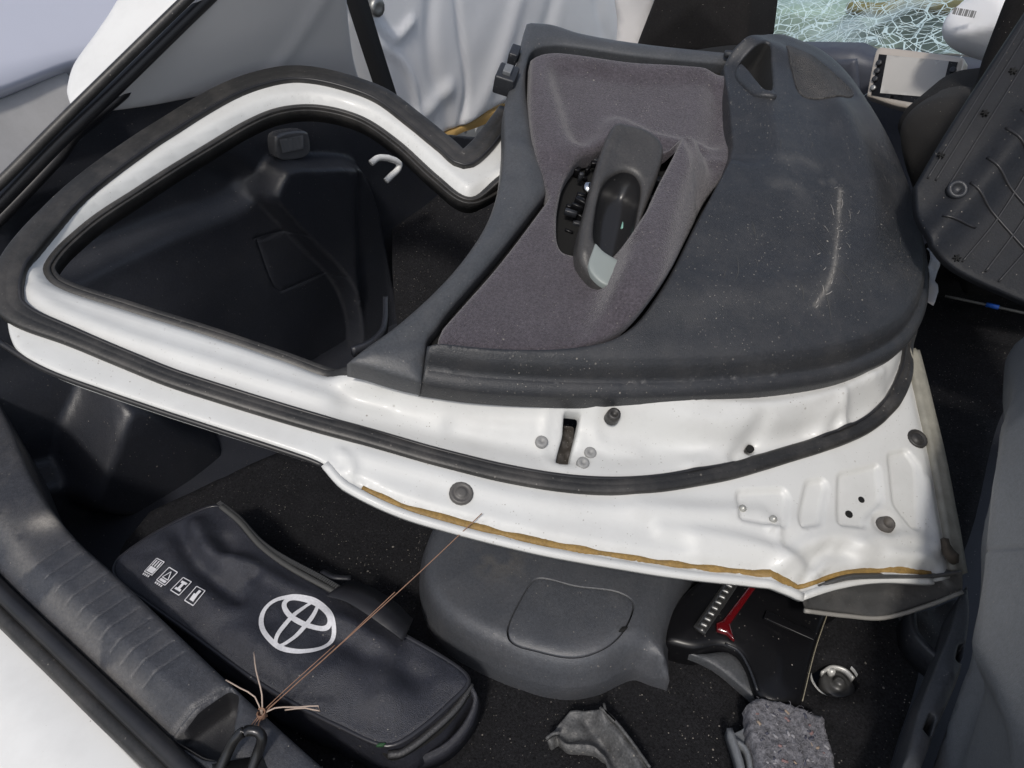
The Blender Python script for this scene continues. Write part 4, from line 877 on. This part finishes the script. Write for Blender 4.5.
# printed emblem: an oval ring, an upright oval and a broad oval inside it
bx = AZ(380, 742, BZ) - AZ(118, 575, BZ); bx /= np.linalg.norm(bx); by = np.cross(ZV, bx)
lc_uv = BG.px([(297, 622)], .012)[0]; e1 = np.array((bx @ BG.ex, bx @ BG.ey)); e2 = np.array((-e1[1], e1[0]))
V = []; Fc = []
def ring(cx, cy, ax, ay, w0, w1, n=72):
    """elliptic band; w0 thickness at the sides, w1 at top and bottom"""
    b0 = len(V)
    for k in range(n):
        a = 2*math.pi*k/n
        for q in (0, 1):
            x = cx + (ax - q*w0)*math.cos(a); y = cy + (ay - q*w1)*math.sin(a)
            uv = lc_uv + e1*x*LS + e2*y*LS; V.append(bag_in(uv[None], .0012 + .0002*ring.n)[0])
    for k in range(n): l = (k+1) % n; Fc.append((b0+2*k, b0+2*l, b0+2*l+1, b0+2*k+1))
    ring.n += 1
ring.n = 0
LS = .0490
ring(0, 0, 1, .74, .10, .12)
ring(0, -.01, .29, .70, .12, .08)
ring(0, .33, .74, .36, .12, .13)
mk('emblem_print', V, Fc, print_w, bag, smooth=False)
# four icons
V = []; Fc = []
def quad(pts):
    b0 = len(V)
    for q in pts: V.append(bag_in((ic + e1*q[0]*IS + e2*q[1]*IS)[None], .0026)[0])
    Fc.append(tuple(range(b0, b0+len(pts))))
def line(a, b_, t_=.07):
    a = np.array(a); b_ = np.array(b_); d_ = b_-a; n_ = np.array((-d_[1], d_[0]))/np.linalg.norm(d_)*t_/2; quad([a-n_, b_-n_, b_+n_, a+n_])
IS = .0165
for k, (x, y) in enumerate(((155, 567), (168, 577), (182, 587), (196, 597))):
    ic = BG.px([(x-1, y-1)], .01)[0]
    for a, b_ in (((-.45, -.6), (.45, -.6)), ((.45, -.6), (.45, .6)), ((.45, .6), (-.45, .6)), ((-.45, .6), (-.45, -.6))): line(a, b_)
    if k == 0:
        for x_ in (-.25, 0, .25): line((x_, 0), (x_, .5), .12)
        quad([(-.35, -.5), (.35, -.5), (.35, -.05), (-.35, -.05)])
    elif k == 1:
        line((-.3, -.2), (0, .4)); line((0, .4), (.3, -.2)); line((.3, -.2), (-.3, -.2)); quad([(-.3, -.5), (.3, -.5), (.3, -.3), (-.3, -.3)])
    elif k == 2:
        quad([(-.12, -.35), (.12, -.35), (.12, .35), (-.12, .35)]); quad([(-.3, .2), (.3, .2), (.3, .38), (-.3, .38)]); quad([(-.3, -.38), (.3, -.38), (.3, -.2), (-.3, -.2)])
    else:
        quad([(-.15, -.4), (.25, -.4), (.25, .1), (-.15, .1)]); quad([(0, .1), (.25, .1), (.25, .45), (0, .45)])
    if k < 2:
        for j in range(4): quad([(-.4+j*.2, -.85), (-.28+j*.2, -.85), (-.28+j*.2, -.7), (-.4+j*.2, -.7)])
mk('icon_print', V, Fc, print_w, bag, smooth=False)

# ================================================================ loose pieces on the floor
CZ = .072
CV = Frame((0, 0, CZ), _R, ZV)
cov = thing('trim_cover', 'large slate grey moulded plastic cover with rounded lid lying under the door', 'cover', AZ(560, 610, 0))
c_px = [(420, 575), (428, 545), (445, 528), (480, 512), (560, 500), (640, 510), (700, 540), (693, 578), (676, 622), (668, 650), (669, 682, 1), (652, 676), (634, 671), (600, 686), (566, 691), (530, 684), (480, 664), (440, 638), (422, 606)]
cvo = pxc(CV, c_px, -.05, True, .007)
lid_l = pxc(CV, [(507, 628), (520, 600), (532, 582), (542, 579), (575, 587), (615, 592), (632, 600), (634, 610), (622, 634), (600, 650), (570, 656), (530, 648), (510, 640)], .0, True, .004)
gap = np.concatenate([lid_l, lid_l[:1]])
ribr = pxc(CV, [(690, 560), (672, 600), (655, 640), (660, 670)], 0, False)
def cov_h(p, d):
    d = seg_dist(p, cvo, True)
    h = np.interp(d, [0, .004, .010, .017, .026, .05, .15], [-.045, -.032, -.013, -.005, -.001, .0, .003])
    h = h - .012*np.exp(-(seg_dist(p, ribr, False)/.016)**2) + .002*vnoise(p, 8, 3)
    return h
patch('cover_shell', CV, cvo, cov_h, M('scuffed slate plastic', (.062, .066, .075), .38, (800, .4), .06, film=.10, wear=(.30, .26, .2), mott=0.2), cov, holes=[lid_l], res=.008, rings=(.0008, .003, .006, .010, .014, .019, .024, .03), skirt=.028,
      af={'wear': lambda p: .16*np.exp(-(np.linalg.norm((p - CV.px([(500, 562)], 0)[0])*[.8, 1], axis=1)/.028)**2)*(vnoise(p, 70, 2) > .1)})

lin = lid_l.mean(0) + (lid_l - lid_l.mean(0))*(1 - .0016/.06)
patch('lid', CV, lin, lambda p, d: cov_h(p, seg_dist(p, cvo, True)) - .0002 - fillet(d, .0012), mats['scuffed slate plastic'], cov, res=.008, rings=(.0004, .001), skirt=.006)
rbox('lid_notch', CV.W(CV.px([(623, 631)], 0), .0035)[0], _R, CF, ZV, (.007, .009, .003), .001, hole_m, cov, 1)
lampu = thing('tail_lamp', 'black gloss tail lamp unit with red stripe and clear ribbed strip on floor', 'lamp', AZ(745, 640, 0))
LF = Frame((0, 0, .04), _R, ZV)
l_px = [(665, 641, 1), (672, 610), (700, 580), (760, 560), (850, 590), (828, 612, 1), (815, 650), (802, 702, 1), (775, 704), (757, 692), (748, 668), (738, 652), (722, 645), (695, 648)]
def lam_h(p, d): return .009*sstep(0, .05, d) - fillet(d, .008) + .003*vnoise(p, 9, 1)
lb = patch('lamp_housing', LF, pxc(LF, l_px, 0), lam_h, plastic_gloss, lampu, res=.008, rings=(.001, .004, .008), skirt=.04)
def on_l(fr, pts, lift, step=.004):
    c_ = pxc(fr, pts, .016, True, step); return c_
rs_ = rpoly(LF, [(753, 580), (759, 582), (731, 621), (736, 638), (728, 630), (718, 627), (717, 620), (724, 617)], .018, .0015, .003)
patch('red_lens', LF, rs_, lambda p, d: lam_h(p, np.ones(len(p))) + .003 - fillet(d, .002), red_lens, lampu, res=.004, rings=(.0007,), skirt=.004)
for k in range(8):
    x, y = 704+k*3.6, 625-k*5.6
    c_ = LF.W(LF.px([(x, y)], .018), .018)[0]
    rbox('lens_rib', c_, bx, by, ZV, (.009, .0045, .005), .0018, steel, lampu, 2)
lnr = LF.W(curve(LF.px([(700, 628), (718, 602), (738, 572)], .018), False, .006), .013)
sweep('lens_bed', lnr, [(-.008, -.004), (.008, -.004), (.008, .001), (-.008, .001)], M('clear lens bed', (.03, .03, .03), .2), lampu)
fl_ = pxc(LF, [(664, 644, 1), (700, 652), (724, 650), (738, 656), (750, 675), (756, 698, 1), (740, 684), (715, 664), (690, 652)], -.01)
patch('lamp_flange', Frame((0, 0, .028), _R, ZV), fl_, lambda p, d: -.002*vnoise(p, 30)-fillet(d, .003), plastic_belt, lampu, res=.006, rings=(.001,), skirt=.012)
ped = LF.W(curve(LF.px([(725, 645), (738, 652), (748, 668), (757, 692)], .0), False, .005), .003)
sweep('rim_bead', ped, circ(.0016, 6), plastic_black, lampu)
sweep('rim_bead', FL.W(curve(FL.px([(828, 612), (815, 650), (802, 702)], .03), False, .006), .032), circ(.0006, 6), M('pale trim bead', (.30, .27, .2), .5), lampu)
rbox('side_tab', LF.W(LF.px([(790, 625)], .02), .018)[0], bx, by, ZV, (.06, .012, .004), .001, plastic_gloss, lampu)

br = thing('torn_bracket', 'dusty torn dark plastic bracket with ragged end on the carpet at the bottom', 'bracket', AZ(610, 750, 0))
TB = Frame((0, 0, .03), _R, ZV)
tb_o = pxc(TB, [(546, 738, 1), (554, 730), (570, 712, 1), (598, 712, 1), (612, 722), (632, 744), (654, 780), (670, 810, 1), (625, 820, 1), (612, 780), (602, 758), (590, 748), (578, 748, 1), (564, 745), (556, 735, 1), (549, 741)], 0, True, .004)
tr_ = [pxc(TB, q, 0, False) for q in ([(600, 715), (625, 748), (655, 800)], [(585, 720), (605, 745), (635, 800)], [(560, 732), (575, 738), (590, 735)])]
def tb_h(p, d):
    h = .004*vnoise(p, 40, 1) + .003*vnoise(p, 110, 2) + .004*sstep(.006, 0, d)
    for k, c_ in enumerate(tr_): h = h + (.010, -.010, -.006)[k]*np.exp(-(seg_dist(p, c_, False)/.006)**2)
    return h
patch('bracket_shell', TB, tb_o, tb_h, torn_m, br, res=.004, rings=(.002,), skirt=.022, skirt_in=.004)
for q in ([(600, 708), (612, 718), (630, 740), (650, 768)], [(604, 704), (606, 712), (615, 722)], [(546, 739), (553, 734), (560, 733)]):
    sweep('torn_edge', curve([AZ(x, y, .04) for x, y in q], False, .004), [(-.0012, -.004), (.0012, -.004), (.0015, .003), (-.001, .003)], torn_m, br)

fp = thing('felt_pad', 'thick grey fibre felt insulation pad with coloured flecks at bottom edge', 'felt pad', AZ(795, 740, .03))
FP = frame3(AZ(755, 698, .055), AZ(826, 718, .045), AZ(790, 790, .06))
fo = pxc(FP, [(749, 703, 1), (758, 696, 1), (780, 700), (802, 706), (816, 713), (826, 717, 1), (829, 735), (834, 750), (842, 800, 1), (770, 820, 1), (760, 770), (752, 730)], 0, True, .003)
fo = fo + np.stack([.0016*vnoise(fo, 160, 1), .0016*vnoise(fo, 160, 2)], 1)
def fh(p, d): return .0012*vnoise(p, 30, 1) + .0010*vnoise(p, 140, 3) + .0012*vnoise(p, 330, 5) - fillet(d, .006)
patch('pad', FP, fo, fh, felt_m, fp, res=.0024, rings=(.001, .003), skirt=.016)
for k in range(90):
    c_ = np.array((rng.uniform(fo[:, 0].min(), fo[:, 0].max()), rng.uniform(fo[:, 1].min(), fo[:, 1].max())))[None]
    if not inside(c_, fo)[0] or seg_dist(c_, fo, True)[0] < .004: continue
    a = rng.uniform(0, 6.28); l_ = rng.uniform(.002, .007); wv = rng.uniform(.0006, .002)
    ln = np.array([c_[0] + np.array((math.cos(a+b_), math.sin(a+b_)))*l_*t_ for t_, b_ in ((-.5, 0), (0, .3), (.5, .5))])
    sweep('felt_flock', FP.W(ln, fh(ln, np.ones(3)) + .0005), circ(wv, 5, wv*.6), (felt_red, felt_tan, felt_blue, felt_pale, felt_blue, felt_pale)[k % 6], fp, up=FP.ez)

V = []; Fc = []
for k in range(380):
    c_ = np.array((rng.uniform(fo[:, 0].min(), fo[:, 0].max()), rng.uniform(fo[:, 1].min(), fo[:, 1].max())))
    if not inside(c_[None], fo)[0]: continue
    a = rng.uniform(0, 6.28); l_ = rng.uniform(.002, .006); dr = np.array((math.cos(a), math.sin(a))); no = np.array((-dr[1], dr[0])); b0 = len(V); cv = rng.uniform(-.4, .4)
    for q in (-.5, -.17, .17, .5):
        m_ = c_ + dr*l_*q + no*l_*cv*(.25-q*q); hg = .001 + .0016*(.25-q*q)*4
        for sgn in (1, -1): V.append(FP.W((m_ + no*.00022*sgn)[None], fh(m_[None], np.ones(1))[0] + hg)[0])
    Fc += [(b0+2*j, b0+2*j+1, b0+2*j+3, b0+2*j+2) for j in range(3)]
fz = mk('fibre_fuzz', V, Fc, M('loose grey fibres', (.19, .185, .20), .9, var=.7, vscale=200), fp, smooth=False); fz['kind'] = 'stuff'
gb = thing('plastic_bracket', 'small slate grey plastic bracket half under the felt pad', 'bracket', AZ(748, 750, 0))
GB = frame3(AZ(735, 735, .03), AZ(750, 768, .03), AZ(765, 735, .045))
patch('bracket_plate', GB, pxc(GB, [(727, 728, 1), (735, 733), (752, 722, 1), (775, 740, 1), (790, 830, 1), (742, 830, 1), (735, 770)]), lambda p, d: .002*sstep(.0, .01, d), plastic_grey, gb, res=.008, rings=(.001,), skirt=.025)
sweep('bracket_rib', curve([AZ(729, 730, .042), AZ(736, 750, .045), AZ(741, 768, .045), AZ(745, 800, .045)], False, .008), [(-.004, -.012), (.004, -.012), (.003, .004), (-.003, .004)], plastic_grey, gb)
sweep('bracket_rib', curve([AZ(733, 740, .042), AZ(745, 748, .045), AZ(750, 765, .045), AZ(752, 800, .045)], False, .008), [(-.003, -.012), (.003, -.012), (.002, .003), (-.002, .003)], plastic_grey, gb)

# ---- dark ribbed board leaning at the right
UP = frame3(AZ(922, 190, .43), AZ(1020, 20, .60), AZ(1024, 300, .34))
board = thing('ribbed_board', 'dark ribbed plastic board with round grommet leaning at the right', 'board', AZ(970, 260, .2))
uo = pxc(UP, [(916, 186, 1), (950, 128), (1012, 32), (1040, -10, 1), (1200, 60, 1), (1200, 380, 1), (1080, 325), (1020, 300), (960, 272), (930, 248, 1), (918, 215)], 0)
rl_ = [pxc(UP, q, 0, False, .006) for q in ([(936, 180), (1035, 20)], [(946, 190), (1050, 22)], [(928, 178), (1024, 22)], [(985, 160), (1060, 245)], [(1004, 130), (1080, 215)], [(968, 185), (1030, 255)], [(962, 262), (1000, 215), (1050, 130)], [(985, 272), (1020, 225), (1060, 160)], [(940, 218), (975, 228)], [(998, 282), (1040, 235)], [(1020, 110), (1060, 150)])]
vall = pxc(UP, [(925, 245), (950, 218), (985, 180), (1024, 130)], 0, False)
def up_h(p, d):
    h = .012*np.exp(-(seg_dist(p, vall, False)/.02)**2) + .002*vnoise(p, 8)
    return h - fillet(d, .004)
patch('board_shell', UP, uo, up_h, M('blue black ribbed plastic', (.010, .0115, .015), .5, (500, .3), .04, film=.04, spec=.2, mott=0.25), board, res=.008, rings=(.001, .003), skirt=.01)
for c_ in rl_:
    c_ = c_[inside(c_, uo)]
    if len(c_) > 3: sweep('rib', UP.W(c_, up_h(c_, seg_dist(c_, uo, True))), [(-.0016, -.003), (.0016, -.003), (.0011, .003), (-.0011, .003)], rubber_clean, board, up=UP.ez)
gc = UP.W(UP.px([(957, 190)], .006), .006)[0]
lathe('grommet', gc, UP.ez, [(.0125, -.004), (.0125, .003), (.010, .006), (.007, .004), (.006, -.001)], plastic_black, board, 18)
for x, y in ((941, 155), (985, 113), (1013, 71), (957, 258)):
    c_ = UP.W(UP.px([(x, y)], .002), .002)[0]
    for a in (0, 1.05, 2.1):
        e1_ = UP.ex*math.cos(a)+UP.ey*math.sin(a); rbox('star_stud', c_, e1_, np.cross(UP.ez, e1_), UP.ez, (.010, .0018, .004), .0005, hole_m, board, 1)

rod = thing('thin_rod', 'thin grey rod with blue tape lying over dark carpet at the right', 'rod', AZ(990, 306, .1))
rd = [AZ(945, 296, .12), AZ(992, 306, .13), AZ(1080, 325, .14)]
sweep('shaft', curve(rd, False, .02), circ(.0026, 8), M('grey rod', (.16, .16, .15), .4, metal=.3), rod)
q0, q1 = AZ(986, 304.6, .129), AZ(999, 307.4, .131)
sweep('tape_wrap', [q0, (q0+q1)/2, q1], circ(.0042, 8), tape_blue, rod)

# ---- twine tied from the striker to the door
tw_ = thing('twine', 'thin brown twine tied to the striker loop and stretched to the door edge', 'twine', AZ(252, 738, .11))
kn = AZ(262, 715, .125)
dk = DF.W(DF.px([(481, 516)]), .008)[0]
def strand(pts, r=.0006, m=wire_m): sweep('strand', curve(pts, False, .012), circ(r, 6), m, tw_, up=[.3, .2, .9])
a0 = AZ(250, 736, .108)
strand([a0, AZ(256, 722, .125), kn, (kn*2+dk)/3 + [0, 0, -.002], (kn+2*dk)/3+[0, 0, -.003], dk])
strand([AZ(254, 738, .106), AZ(259, 722, .126), kn+[.002, .001, .001], (kn*2+dk)/3 + [.004, .003, .001], AZ(360, 625, .17), AZ(395, 592, .20)], .0005)
strand([AZ(247, 738, .106), AZ(252, 724, .126), kn+[-.002, 0, .001], AZ(285, 690, .135), AZ(335, 645, .155)], .0005)
strand([AZ(251, 742, .1), AZ(258, 728, .122), kn, AZ(278, 700, .130)], .0005)
strand([kn, AZ(262, 695, .14), AZ(256, 670, .145), AZ(254, 652, .14)], .0008, wire_pale)
strand([kn, AZ(255, 697, .14), AZ(240, 688, .138), AZ(226, 680, .13)], .0008, wire_pale)
strand([kn, AZ(275, 708, .132), AZ(300, 707, .13), AZ(318, 706, .125), AZ(320, 711, .12), AZ(305, 708, .122), AZ(285, 710, .12)], .0008, wire_pale)
for k in range(4):
    a = k*.9; sweep('knot_turn', curve([kn + np.array((.004*math.cos(t_+a), .004*math.sin(t_+a), -.004+.0025*k+.0005*t_)) for t_ in np.linspace(0, 6, 9)], False, .002), circ(.0009, 5), wire_m, tw_, up=[.3, .2, .9])
